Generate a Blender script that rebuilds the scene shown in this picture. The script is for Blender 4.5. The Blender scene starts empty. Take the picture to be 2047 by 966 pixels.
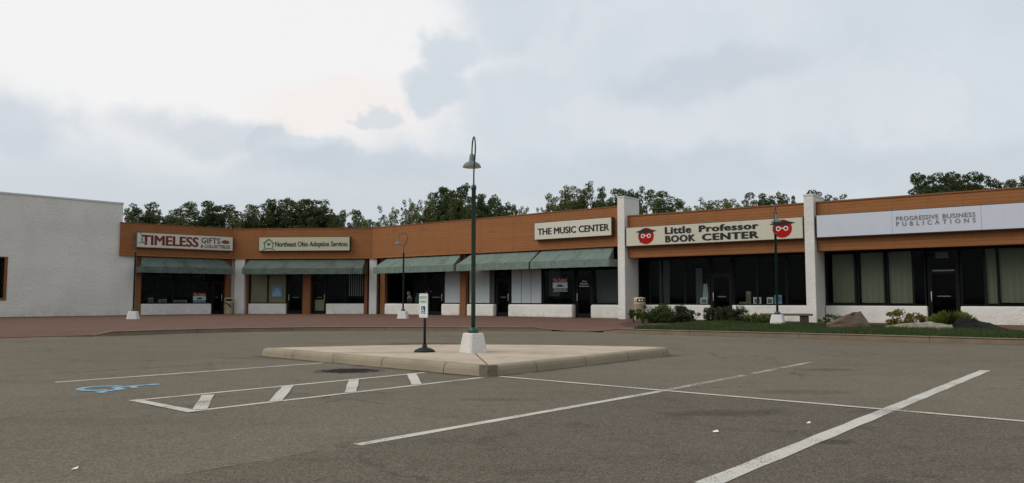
import bpy, bmesh, math, random
import numpy as np
from mathutils import Vector, Matrix
R_ = math.radians
random.seed(7); rng = np.random.default_rng(7)
S = bpy.context.scene
COL = S.collection

# ------------------------------------------------------------------ camera
cd = bpy.data.cameras.new('camera'); cam = bpy.data.objects.new('camera', cd); COL.objects.link(cam)
cam.location = (0, 0, 1.10)
cam.rotation_euler = (R_(90) + math.atan(115/1550), 0, 0)
cd.sensor_width = 36; cd.lens = 36*1550/2047; cd.clip_start = .05; cd.clip_end = 5000
S.camera = cam

# ------------------------------------------------------------------ world (overcast, towering pale cloud) and veiled sun
SUN_EL, SUN_AZ = 42, -108          # degrees; azimuth from +Y, negative = left of the view
W = bpy.data.worlds.new('World'); S.world = W; W.use_nodes = True
wt = W.node_tree; wt.nodes.clear()
def wn(t, **kw):
    n = wt.nodes.new(t)
    for k, v in kw.items(): setattr(n, k, v)
    return n
def wl(a, b): wt.links.new(a, b)
def wmath(op, a, b=None, c=None, clamp=False):
    n = wn('ShaderNodeMath', operation=op, use_clamp=clamp)
    for i, v in enumerate((a, b, c)):
        if v is None: continue
        if isinstance(v, (int, float)): n.inputs[i].default_value = v
        else: wl(v, n.inputs[i])
    return n.outputs[0]
def wmix(f, a, b):
    n = wn('ShaderNodeMix', data_type='RGBA')
    if isinstance(f, (int, float)): n.inputs[0].default_value = f
    else: wl(f, n.inputs[0])
    for i, v in ((6, a), (7, b)):
        if isinstance(v, tuple): n.inputs[i].default_value = (*v, 1)
        else: wl(v, n.inputs[i])
    return n.outputs[2]
def wstep(x, lo, hi):
    n = wn('ShaderNodeMapRange', interpolation_type='SMOOTHSTEP')
    wl(x, n.inputs[0]); n.inputs[1].default_value = lo; n.inputs[2].default_value = hi
    return n.outputs[0]
tc = wn('ShaderNodeTexCoord'); sep = wn('ShaderNodeSeparateXYZ'); wl(tc.outputs['Generated'], sep.inputs[0])
az = wmath('ARCTAN2', sep.outputs[0], sep.outputs[1]); el = wmath('ARCSINE', sep.outputs[2])
cmb = wn('ShaderNodeCombineXYZ'); wl(az, cmb.inputs[0]); wl(el, cmb.inputs[1])
def wnoise(scale, detail, rough=.55, dist=0, off=0, sy=1.0):
    mp = wn('ShaderNodeMapping'); mp.inputs['Scale'].default_value = (1, sy, 1); mp.inputs['Location'].default_value = (off, off*.7, off*.3)
    wl(cmb.outputs[0], mp.inputs[0])
    n = wn('ShaderNodeTexNoise'); wl(mp.outputs[0], n.inputs['Vector'])
    n.inputs['Scale'].default_value = scale; n.inputs['Detail'].default_value = detail; n.inputs['Roughness'].default_value = rough
    n.inputs['Distortion'].default_value = dist
    return n.outputs['Fac']
def blobs(lst):
    out = None
    for (x, y, rx, ry) in lst:
        a = wmath('DIVIDE', wmath('SUBTRACT', az, x), rx); b = wmath('DIVIDE', wmath('SUBTRACT', el, y), ry)
        d = wmath('SUBTRACT', 1.0, wmath('SQRT', wmath('ADD', wmath('MULTIPLY', a, a), wmath('MULTIPLY', b, b))))
        out = d if out is None else wmath('SMOOTH_MAX', out, d, .12)
    return out
wv_ = wn('ShaderNodeTexNoise'); wl(cmb.outputs[0], wv_.inputs['Vector']); wv_.inputs['Scale'].default_value = 9; wv_.inputs['Detail'].default_value = 7; wv_.inputs['Roughness'].default_value = .55
wsep = wn('ShaderNodeSeparateColor'); wl(wv_.outputs['Color'], wsep.inputs[0])
az0, el0 = az, el
az = wmath('ADD', az0, wmath('MULTIPLY', wmath('SUBTRACT', wsep.outputs[0], .5), .13)); el = wmath('ADD', el0, wmath('MULTIPLY', wmath('SUBTRACT', wsep.outputs[1], .5), .10))
n_fine = wnoise(22, 7, .6, .3); n_mid = wnoise(6, 5, .5, .4, 3.1); n_big = wnoise(2.2, 4, .5, .6, 7.7, 1.8)
n_fine0 = wmath('SUBTRACT', n_fine, .5); n_mid0 = wmath('SUBTRACT', n_mid, .5)
BRIGHT = (9.7, 9.6, 9.5); WARM = (9.9, 9.0, 8.6); GREY = (6.6, 7.15, 7.75); PALE = (7.35, 7.85, 8.3); BLUE = (5.8, 6.35, 7.15); LOW = (6.4, 6.9, 7.25)
# open bright sky at upper left, the tall cloud bank elsewhere
col = wmix(wstep(n_big, .3, .7), PALE, GREY)
br = wmath('ADD', blobs([(-.361, .32, .40, .19), (-.25, .245, .15, .05), (-.6, .34, .35, .13)]), wmath('MULTIPLY', n_mid0, .5))
col = wmix(wstep(br, -.12, .42), col, BRIGHT)
wm = wmath('ADD', blobs([(-.215, .245, .16, .05), (-.27, .222, .06, .02)]), wmath('MULTIPLY', n_mid0, .6))
col = wmix(wmath('MULTIPLY', wstep(wm, 0, .6), .7), col, WARM)
# crisp cumulus edge left of centre
cu = wmath('ADD', blobs([(.0, .37, .085, .075), (-.075, .318, .046, .045), (-.092, .268, .044, .037), (.05, .225, .16, .10), (.2, .25, .22, .17), (.5, .24, .3, .21)]),
           wmath('ADD', wmath('MULTIPLY', n_fine0, .75), wmath('MULTIPLY', n_mid0, .4)))
cucol0 = wmix(wstep(wmath('ADD', n_mid, wmath('MULTIPLY', n_big, .5)), .5, 1.0), GREY, PALE)
cucol = wmix(wstep(cu, .5, .05), cucol0, (7.6, 8.0, 8.4))
col = wmix(wstep(cu, -.10, .36), col, cucol)
sm = wmath('ADD', blobs([(-.172, .234, .038, .022), (-.20, .226, .02, .012), (-.30, .19, .04, .03), (-.245, .18, .06, .03)]), wmath('ADD', wmath('MULTIPLY', n_fine0, .9), wmath('MULTIPLY', n_mid0, .5)))
col = wmix(wmath('MULTIPLY', wstep(sm, -.05, .35), .75), col, (6.8, 7.4, 7.9))
# brighter billow and a darker shelf inside the right hand bank
bl = wmath('ADD', blobs([(.17, .235, .14, .035), (.27, .26, .1, .03), (.36, .24, .2, .07)]), wmath('ADD', wmath('MULTIPLY', n_fine0, 1.0), wmath('MULTIPLY', n_mid0, .5)))
col = wmix(wmath('MULTIPLY', wstep(bl, -.02, .4), .55), col, (7.7, 8.0, 8.35))
dk = wmath('ADD', blobs([(.27, .275, .16, .035), (.2, .15, .3, .05), (-.2, .165, .2, .03), (-.56, .195, .06, .05), (-.37, .2, .14, .035), (.5, .14, .2, .04)]), wmath('MULTIPLY', n_mid0, .9))
col = wmix(wmath('MULTIPLY', wstep(dk, -.15, .6), .65), col, BLUE)
# grey layer low over the roofs
lowm = wmath('ADD', wmath('SUBTRACT', .165, el0), wmath('MULTIPLY', n_mid0, .12))
col = wmix(wmath('MULTIPLY', wstep(lowm, -.03, .09), .75), col, LOW)
col = wmix(wmath('MULTIPLY', wmath('SUBTRACT', n_fine, .5), .25, clamp=True), col, (9, 9.1, 9.2))
sky = wn('ShaderNodeTexSky', sky_type='NISHITA'); sky.sun_disc = False
sky.sun_elevation = R_(SUN_EL); sky.sun_rotation = R_(SUN_AZ); sky.air_density = 1.2; sky.dust_density = 3
col = wmix(.90, sky.outputs[0], col)
bg = wn('ShaderNodeBackground'); bg.inputs[1].default_value = .10; wl(col, bg.inputs[0])
wo = wn('ShaderNodeOutputWorld'); wl(bg.outputs[0], wo.inputs[0])
sd = bpy.data.lights.new('sun', 'SUN'); sd.energy = 1.5; sd.angle = R_(40); sd.color = (1, .95, .87)
sun = bpy.data.objects.new('sun', sd); COL.objects.link(sun)
sv = Vector((math.sin(R_(SUN_AZ))*math.cos(R_(SUN_EL)), math.cos(R_(SUN_AZ))*math.cos(R_(SUN_EL)), math.sin(R_(SUN_EL))))
sun.rotation_euler = sv.to_track_quat('Z', 'Y').to_euler(); sun.location = (-30, -10, 40)
S.view_settings.view_transform = 'Standard'; S.view_settings.look = 'None'
S.view_settings.exposure = 0.0; S.view_settings.gamma = 1; S.view_settings.use_curve_mapping = False
S.render.engine = 'CYCLES'; S.cycles.max_bounces = 6; S.cycles.transparent_max_bounces = 12

# ------------------------------------------------------------------ material helpers
class NT:
    def __init__(s, name):
        s.m = bpy.data.materials.new(name); s.m.use_nodes = True; s.t = s.m.node_tree
        s.b = s.t.nodes['Principled BSDF']; s.out = s.t.nodes['Material Output']
        s.tc = s.t.nodes.new('ShaderNodeTexCoord')
    def n(s, t, **kw):
        n = s.t.nodes.new(t)
        for k, v in kw.items(): setattr(n, k, v)
        return n
    def l(s, a, b): s.t.links.new(a, b)
    def put(s, sock, v):
        if isinstance(v, (int, float)): sock.default_value = v
        elif isinstance(v, tuple): sock.default_value = (*v, 1) if len(v) == 3 and sock.type == 'RGBA' else v
        else: s.l(v, sock)
    def math(s, op, a, b=None, c=None, clamp=False):
        n = s.n('ShaderNodeMath', operation=op, use_clamp=clamp)
        for i, v in enumerate((a, b, c)):
            if v is not None: s.put(n.inputs[i], v)
        return n.outputs[0]
    def mix(s, f, a, b, mode='MIX'):
        n = s.n('ShaderNodeMix', data_type='RGBA', blend_type=mode)
        s.put(n.inputs[0], f); s.put(n.inputs[6], a); s.put(n.inputs[7], b); return n.outputs[2]
    def vec(s, scale=(1, 1, 1), loc=(0, 0, 0), rot=(0, 0, 0)):
        m = s.n('ShaderNodeMapping'); m.inputs['Scale'].default_value = scale; m.inputs['Location'].default_value = loc; m.inputs['Rotation'].default_value = rot
        s.l(s.tc.outputs['Object'], m.inputs[0]); return m.outputs[0]
    def noise(s, scale, detail=4, rough=.55, v=None, dist=0):
        n = s.n('ShaderNodeTexNoise'); s.l(v or s.tc.outputs['Object'], n.inputs['Vector'])
        n.inputs['Scale'].default_value = scale; n.inputs['Detail'].default_value = detail
        n.inputs['Roughness'].default_value = rough; n.inputs['Distortion'].default_value = dist; return n.outputs['Fac']
    def step(s, x, lo, hi, a=0., b=1.):
        n = s.n('ShaderNodeMapRange', interpolation_type='SMOOTHSTEP'); s.put(n.inputs[0], x)
        for i, v in enumerate((lo, hi, a, b)): n.inputs[i+1].default_value = v
        return n.outputs[0]
    def xyz(s):
        n = s.n('ShaderNodeSeparateXYZ'); s.l(s.tc.outputs['Object'], n.inputs[0]); return n.outputs
    def bump(s, h, dist, strength=1.):
        n = s.n('ShaderNodeBump'); s.l(h, n.inputs['Height']); n.inputs['Distance'].default_value = dist; n.inputs['Strength'].default_value = strength
        s.l(n.outputs[0], s.b.inputs['Normal'])
    def fin(s, col, rough=.8, spec=.3, metal=0):
        s.put(s.b.inputs['Base Color'], col); s.put(s.b.inputs['Roughness'], rough); s.b.inputs['Specular IOR Level'].default_value = spec
        s.b.inputs['Metallic'].default_value = metal; return s.m
def sc(c, k): return tuple(x*k for x in c)
def mat(name, c, rough=.8, var=.2, scale=4, bump=0, bscale=30, spec=.3, metal=0):
    s = NT(name); f = s.noise(scale, 6, .65); f2 = s.noise(scale*11, 3)
    col = s.mix(f, sc(c, 1-var), sc(c, 1+var)); col = s.mix(s.math('MULTIPLY', f2, .35), col, sc(c, 1-var*1.3))
    if bump: s.bump(s.noise(bscale, 5, .6), bump)
    return s.fin(col, rough, spec, metal)

def m_stucco(name, c):
    s = NT(name); big = s.noise(.5, 5, .6); z = s.xyz()[2]
    col = s.mix(s.step(big, .3, .75), sc(c, 1.05), sc(c, .9))
    streak = s.noise(1.0, 4, .6, s.vec((3.5, 3.5, .25)))
    col = s.mix(s.step(streak, .55, .8, 0, .08), col, (.42, .40, .36))
    dirt = s.math('MULTIPLY', s.step(z, .75, .1), s.step(s.noise(3, 5), .35, .75)); col = s.mix(s.math('MULTIPLY', dirt, .35), col, (.30, .25, .20))
    h = s.math('ADD', s.noise(8, 5, .6, None, .6), s.math('MULTIPLY', s.noise(28, 4, .6), .4)); s.bump(h, .04, .9)
    return s.fin(col, .9, .2)
def m_wood():
    s = NT('stained_wood_siding'); x, y, z = s.xyz()
    st = s.noise(1, 6, .65, s.vec((.35, .35, 26))); st2 = s.noise(1, 5, .6, s.vec((1.2, 1.2, 1.6)))
    c = s.mix(st, (.268, .102, .034), (.36, .148, .050)); c = s.mix(s.step(st2, .45, .8, 0, .35), c, (.165, .070, .028))
    fr = s.math('FRACT', s.math('DIVIDE', z, .142)); ln = s.math('LESS_THAN', fr, .075)
    fx = s.math('FRACT', s.math('DIVIDE', s.math('ADD', x, .4), 2.44)); lv = s.math('LESS_THAN', fx, .006)
    wnz = s.n('ShaderNodeTexWhiteNoise', noise_dimensions='2D'); cx = s.n('ShaderNodeCombineXYZ'); s.l(s.math('FLOOR', s.math('DIVIDE', z, .142)), cx.inputs[0]); s.l(s.math('FLOOR', s.math('DIVIDE', x, 3.66)), cx.inputs[1]); s.l(cx.outputs[0], wnz.inputs['Vector']); c = s.mix(s.math('MULTIPLY', wnz.outputs['Value'], .22), c, (.135, .055, .021))
    seam = s.math('MAXIMUM', ln, lv); c = s.mix(s.math('MULTIPLY', seam, .32), c, (.085, .034, .014))
    fade = s.noise(1, 4, .6, s.vec((5, 5, .2))); c = s.mix(s.step(fade, .5, .8, 0, .2), c, (.33, .155, .075))
    s.bump(s.math('ADD', s.math('MULTIPLY', seam, -1.), s.math('MULTIPLY', st, .3)), .008)
    return s.fin(c, .75, .25)
def m_awning(name='striped_awning_canvas', k=1., dirt=.7):
    s = NT(name); x, y, z = s.xyz()
    fr = s.math('FRACT', s.math('DIVIDE', x, .12)); m = s.math('LESS_THAN', fr, .5)
    c = s.mix(m, sc((.105, .160, .133), k), sc((.195, .228, .20), k))
    d1 = s.noise(1.3, 6, .72, s.vec((1, 1, 1.3), (3, 0, 1))); c = s.mix(s.step(d1, .44, .70, 0, dirt), c, (.055, .062, .045))
    d2 = s.noise(1, 5, .65, s.vec((5, 1, .5))); c = s.mix(s.step(d2, .5, .8, 0, .45), c, (.07, .08, .06))
    s.bump(s.noise(3, 4), .02)
    return s.fin(c, .9, .15)
def m_glass():
    s = NT('tinted_shop_glass'); s.t.nodes.remove(s.b)
    tr = s.n('ShaderNodeBsdfTransparent'); tr.inputs[0].default_value = (.84, .88, .87, 1)
    gl = s.n('ShaderNodeBsdfGlossy'); gl.inputs['Roughness'].default_value = .012; gl.inputs[0].default_value = (.9, .95, 1, 1)
    bp = s.n('ShaderNodeBump'); s.l(s.noise(1.3, 2), bp.inputs['Height']); bp.inputs['Distance'].default_value = .004; s.l(bp.outputs[0], gl.inputs['Normal'])
    fr = s.n('ShaderNodeFresnel'); fr.inputs['IOR'].default_value = 1.12
    mx = s.n('ShaderNodeMixShader'); s.l(fr.outputs[0], mx.inputs[0]); s.l(tr.outputs[0], mx.inputs[1]); s.l(gl.outputs[0], mx.inputs[2])
    s.l(mx.outputs[0], s.out.inputs[0]); return s.m
def plane_mask(s, P, px, py, nx, ny, w0, w1, wob):
    x, y, z = P
    d = s.math('ADD', s.math('MULTIPLY', s.math('SUBTRACT', x, px), nx), s.math('MULTIPLY', s.math('SUBTRACT', y, py), ny))
    return s.step(s.math('ADD', d, wob), w0, w1)
def m_asphalt():
    s = NT('weathered_asphalt'); P = s.xyz(); x, y, z = P
    big = s.noise(.16, 5, .6); mid = s.noise(.9, 6, .65); fine = s.noise(66, 4, .85); grit = s.noise(210, 2, .6)
    md2 = s.noise(2.7, 6, .75, s.vec((1, 1, 1), (11, 4, 0))); c = s.mix(s.step(big, .3, .7), (.176, .148, .109), (.142, .119, .088))
    c = s.mix(s.step(mid, .46, .78, 0, .45), c, (.116, .096, .071))
    c = s.mix(s.step(md2, .5, .8, 0, .5), c, (.213, .179, .135)); c = s.mix(s.step(md2, .47, .2, 0, .5), c, (.085, .073, .056))
    tyre = s.noise(1, 5, .6, s.vec((.10, .9, 1), (0, 2, 0), (0, 0, .18))); c = s.mix(s.step(tyre, .52, .75, 0, .35), c, (.100, .083, .066))
    wob = s.math('MULTIPLY', s.math('SUBTRACT', s.noise(1.2, 5, .7), .5), .35)
    near = plane_mask(s, P, -1.2, 5.95, .755, -.655, -.02, .12, wob); nearC = plane_mask(s, P, -.17, 11.14, -.647, -.762, -.05, .25, wob)
    patch = s.math('MULTIPLY', near, nearC); c = s.mix(s.math('MULTIPLY', patch, .42), c, (.086, .070, .054))
    bl2 = s.noise(1.7, 6, .72, s.vec((1, 1, 1), (21, 3, 0))); c = s.mix(s.math('MULTIPLY', patch, s.step(bl2, .5, .72, 0, .55)), c, (.050, .042, .034)); c = s.mix(s.math('MULTIPLY', patch, s.step(bl2, .45, .25, 0, .4)), c, (.135, .112, .084))
    # seam where the coarser overlay starts
    x_, y_, _ = P
    d = s.math('ABSOLUTE', s.math('ADD', s.math('ADD', s.math('MULTIPLY', s.math('SUBTRACT', x, -1.2), .755), s.math('MULTIPLY', s.math('SUBTRACT', y, 5.95), -.655)), s.math('MULTIPLY', wob, .12)))
    seam = s.math('MULTIPLY', s.step(d, .035, .004), s.step(s.noise(1.4, 4), .40, .62)); 
    along = s.math('ADD', s.math('MULTIPLY', s.math('SUBTRACT', x, -1.2), .655), s.math('MULTIPLY', s.math('SUBTRACT', y, 5.95), .755))
    seam = s.math('MULTIPLY', seam, s.step(along, .25, -.1)); c = s.mix(s.math('MULTIPLY', seam, .75), c, (.03, .028, .025))
    amt = s.math('ADD', .38, s.math('MULTIPLY', patch, .4))
    c = s.mix(s.math('MULTIPLY', s.step(fine, .5, .72), amt), c, (.27, .235, .185)); c = s.mix(s.math('MULTIPLY', s.step(fine, .5, .3), amt), c, (.035, .031, .026))
    c = s.mix(s.step(grit, .62, .75, 0, .5), c, (.24, .225, .2))
    for (vs, k) in ((78, .46), (30, .10)):      # stones of the aggregate, each its own tone
        v = s.n('ShaderNodeTexVoronoi'); s.l(s.tc.outputs['Object'], v.inputs['Vector']); v.inputs['Scale'].default_value = vs
        sp = s.n('ShaderNodeSeparateColor'); s.l(v.outputs['Color'], sp.inputs[0]); f = s.math('ADD', 1-k*.55, s.math('MULTIPLY', s.math('POWER', sp.outputs[0], 1.4), k*1.25))
        gr = s.n('ShaderNodeCombineColor'); [s.l(f, gr.inputs[q]) for q in range(3)]; c = s.mix(1., c, gr.outputs[0], 'MULTIPLY')
    # cracks
    vo = s.n('ShaderNodeTexVoronoi', feature='DISTANCE_TO_EDGE'); dv = s.n('ShaderNodeVectorMath', operation='ADD'); nz = s.n('ShaderNodeTexNoise'); s.l(s.tc.outputs['Object'], nz.inputs['Vector']); nz.inputs['Scale'].default_value = 1.5; nz.inputs['Detail'].default_value = 5
    s.l(s.tc.outputs['Object'], dv.inputs[0]); s.l(nz.outputs['Color'], dv.inputs[1]); s.l(dv.outputs[0], vo.inputs['Vector']); vo.inputs['Scale'].default_value = .17
    ck = s.math('MULTIPLY', s.step(vo.outputs['Distance'], .006, .0015), s.step(s.noise(.3, 4, .6, s.vec((1, 1, 1), (5, 9, 0))), .46, .54)); c = s.mix(s.math('MULTIPLY', ck, .32), c, (.035, .032, .028))
    for (ax, ay, bx, by, wd, k) in ((-4.2, 10.6, -.52, 7.6, .03, .55), (-7.3, 11.1, -4.6, 13.7, .16, .3), (3.0, 17.9, 4.1, 16.3, .10, .35), (4.1, 16.3, 3.9, 14.2, .10, .35), (-1.5, 23.2, -6, 21.5, .25, .35), (5.5, 8.0, 9.0, 9.5, .3, .3), (-5.1, 15.3, -.2, 10.9, .20, .6), (-.5, 10.95, 3.4, 15.5, .20, .6), (-12.2, 22.9, -8.6, 26.0, .25, .5), (-8.8, 26.0, -1.0, 26.5, .22, .5), (3.3, 25.2, 12.6, 18.3, .25, .5), (12.0, 18.9, 17, 14.7, .25, .5)):
        L = math.hypot(bx-ax, by-ay); tx, ty = (bx-ax)/L, (by-ay)/L
        al = s.math('ADD', s.math('MULTIPLY', s.math('SUBTRACT', x, ax), tx), s.math('MULTIPLY', s.math('SUBTRACT', y, ay), ty))
        ac = s.math('ADD', s.math('ADD', s.math('MULTIPLY', s.math('SUBTRACT', x, ax), -ty), s.math('MULTIPLY', s.math('SUBTRACT', y, ay), tx)), s.math('MULTIPLY', wob, .5))
        mk = s.math('MULTIPLY', s.math('MULTIPLY', s.step(s.math('ABSOLUTE', ac), wd, wd*.2), s.step(al, 0, .4)), s.math('MULTIPLY', s.step(al, L, L-.4), s.step(s.noise(2.3, 4), .35, .6)))
        c = s.mix(s.math('MULTIPLY', mk, k), c, (.03, .027, .023))
    # oil stains
    for (sx, sy, rx, ry, k) in ((-2.5, 12.05, .60, .50, 1.), (2.45, 6.1, .22, .14, .45), (-.2, 8.6, .5, .18, .2), (2.1, 7.6, .7, .25, .35), (3.4, 9.3, .8, .3, .25), (4.9, 12.2, .7, .3, .3), (-4.6, 14.6, 1.2, .4, .22), (-2.2, 19.2, 1.3, .8, .4)):
        dx = s.math('DIVIDE', s.math('SUBTRACT', x, sx), rx); dy = s.math('DIVIDE', s.math('SUBTRACT', y, sy), ry)
        e = s.math('SQRT', s.math('ADD', s.math('MULTIPLY', dx, dx), s.math('MULTIPLY', dy, dy)))
        mk = s.step(s.math('ADD', e, s.math('MULTIPLY', s.math('SUBTRACT', s.noise(5, 5, .7), .5), 2.0)), 1., .55); c = s.mix(s.math('MULTIPLY', mk, k), c, (.021, .016, .016))
    s.bump(s.math('ADD', fine, s.math('MULTIPLY', grit, .5)), .0025, .6)
    return s.fin(c, .92, .06)
def m_paint(name, c, wear):
    s = NT(name); f = s.noise(70, 4, .7); b = s.noise(1.1, 5, .6); t = s.math('ADD', s.math('MULTIPLY', f, .6), s.math('MULTIPLY', b, .4))
    col = s.mix(s.noise(3, 5), sc(c, .82), c); w = s.step(t, wear-.04, wear+.10)
    tr = s.n('ShaderNodeBsdfTransparent'); mx = s.n('ShaderNodeMixShader'); s.l(w, mx.inputs[0]); s.l(tr.outputs[0], mx.inputs[1]); s.l(s.b.outputs[0], mx.inputs[2]); s.l(mx.outputs[0], s.out.inputs[0])
    return s.fin(col, .85, .2)
def m_brick_paving():
    s = NT('brick_paving'); b = s.n('ShaderNodeTexBrick'); s.l(s.vec((1, 1, 1), (0, 0, 0), (0, 0, .7)), b.inputs['Vector'])
    b.inputs['Scale'].default_value = 4.6; b.inputs['Mortar Size'].default_value = .012; b.inputs['Color1'].default_value = (.185, .088, .055, 1); b.inputs['Color2'].default_value = (.12, .066, .046, 1); b.inputs['Mortar'].default_value = (.075, .055, .045, 1); b.inputs['Bias'].default_value = -.1
    c = s.mix(s.step(s.noise(.5, 6, .65), .4, .7, 0, .5), b.outputs[0], (.145, .10, .066)); c = s.mix(s.step(s.noise(1.3, 5, .6, s.vec((1, 1, 1), (4, 4, 0))), .5, .75, 0, .5), c, (.19, .075, .048))
    c = s.mix(s.step(s.noise(9, 5, .75), .45, .75, 0, .6), c, (.075, .045, .035)); c = s.mix(s.step(s.noise(4, 5, .7, s.vec((1, 1, 1), (2, 7, 0))), .5, .7, 0, .45), c, (.20, .115, .075))
    s.bump(b.outputs['Fac'], -.006); return s.fin(c, .9, .2)
def m_concrete(name, c, bump=.004):
    s = NT(name); a = s.noise(1.1, 6, .65); f = s.noise(120, 3, .7)
    col = s.mix(s.step(a, .3, .75), sc(c, 1.08), sc(c, .8)); col = s.mix(s.step(f, .55, .75, 0, .45), col, sc(c, 1.35)); col = s.mix(s.step(f, .45, .28, 0, .5), col, sc(c, .55))
    st = s.noise(2.6, 5, .7, s.vec((1, 1, 1), (8, 2, 0))); col = s.mix(s.step(st, .54, .74, 0, .5), col, (.17, .13, .095))
    s.bump(f, bump); return s.fin(col, .9, .2)
def m_chip_block():
    s = NT('pebbled_white_block'); f = s.noise(38, 3, .6); c = s.mix(s.step(f, .60, .68), (.66, .64, .59), (.26, .24, .21)); c = s.mix(s.step(s.noise(3, 4), .55, .8, 0, .4), c, (.42, .36, .29))
    s.bump(s.noise(45, 3), .012); return s.fin(c, .9, .2)
def m_leaf(name, c, tr=.25, hue=None):
    s = NT(name); g = s.n('ShaderNodeNewGeometry'); r = g.outputs['Random Per Island']; c2 = hue or (c[0]*1.9, c[1]*1.55, c[2]*1.2)
    col = s.mix(r, sc(c, .65), c2); col = s.mix(s.step(s.noise(.5, 3, .5), .35, .7, 0, .5), col, sc(c, .6))
    t = s.n('ShaderNodeBsdfTranslucent'); s.put(t.inputs[0], col); mx = s.n('ShaderNodeMixShader'); mx.inputs[0].default_value = tr
    s.l(s.b.outputs[0], mx.inputs[1]); s.l(t.outputs[0], mx.inputs[2]); s.l(mx.outputs[0], s.out.inputs[0]); return s.fin(col, .6, .25)
def m_rock(name, c1, c2, sc_=2.2):
    s = NT(name); a = s.noise(sc_, 7, .65, None, .6); b = s.noise(sc_*5, 5, .6); col = s.mix(s.step(a, .35, .65), c1, c2); col = s.mix(s.step(b, .5, .8, 0, .5), col, sc(c1, .5))
    s.bump(s.math('ADD', a, s.math('MULTIPLY', b, .4)), .08); return s.fin(col, .9, .2)
def m_face(name, c, seamcol=None):
    s = NT(name); x, y, z = s.xyz(); st = s.noise(1, 5, .6, s.vec((4, 4, .5))); b = s.noise(.7, 4)
    col = s.mix(s.step(st, .5, .8, 0, .3), c, sc(c, .72)); col = s.mix(s.step(b, .45, .75, 0, .25), col, sc(c, .8)); return s.fin(col, .55, .35)

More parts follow.
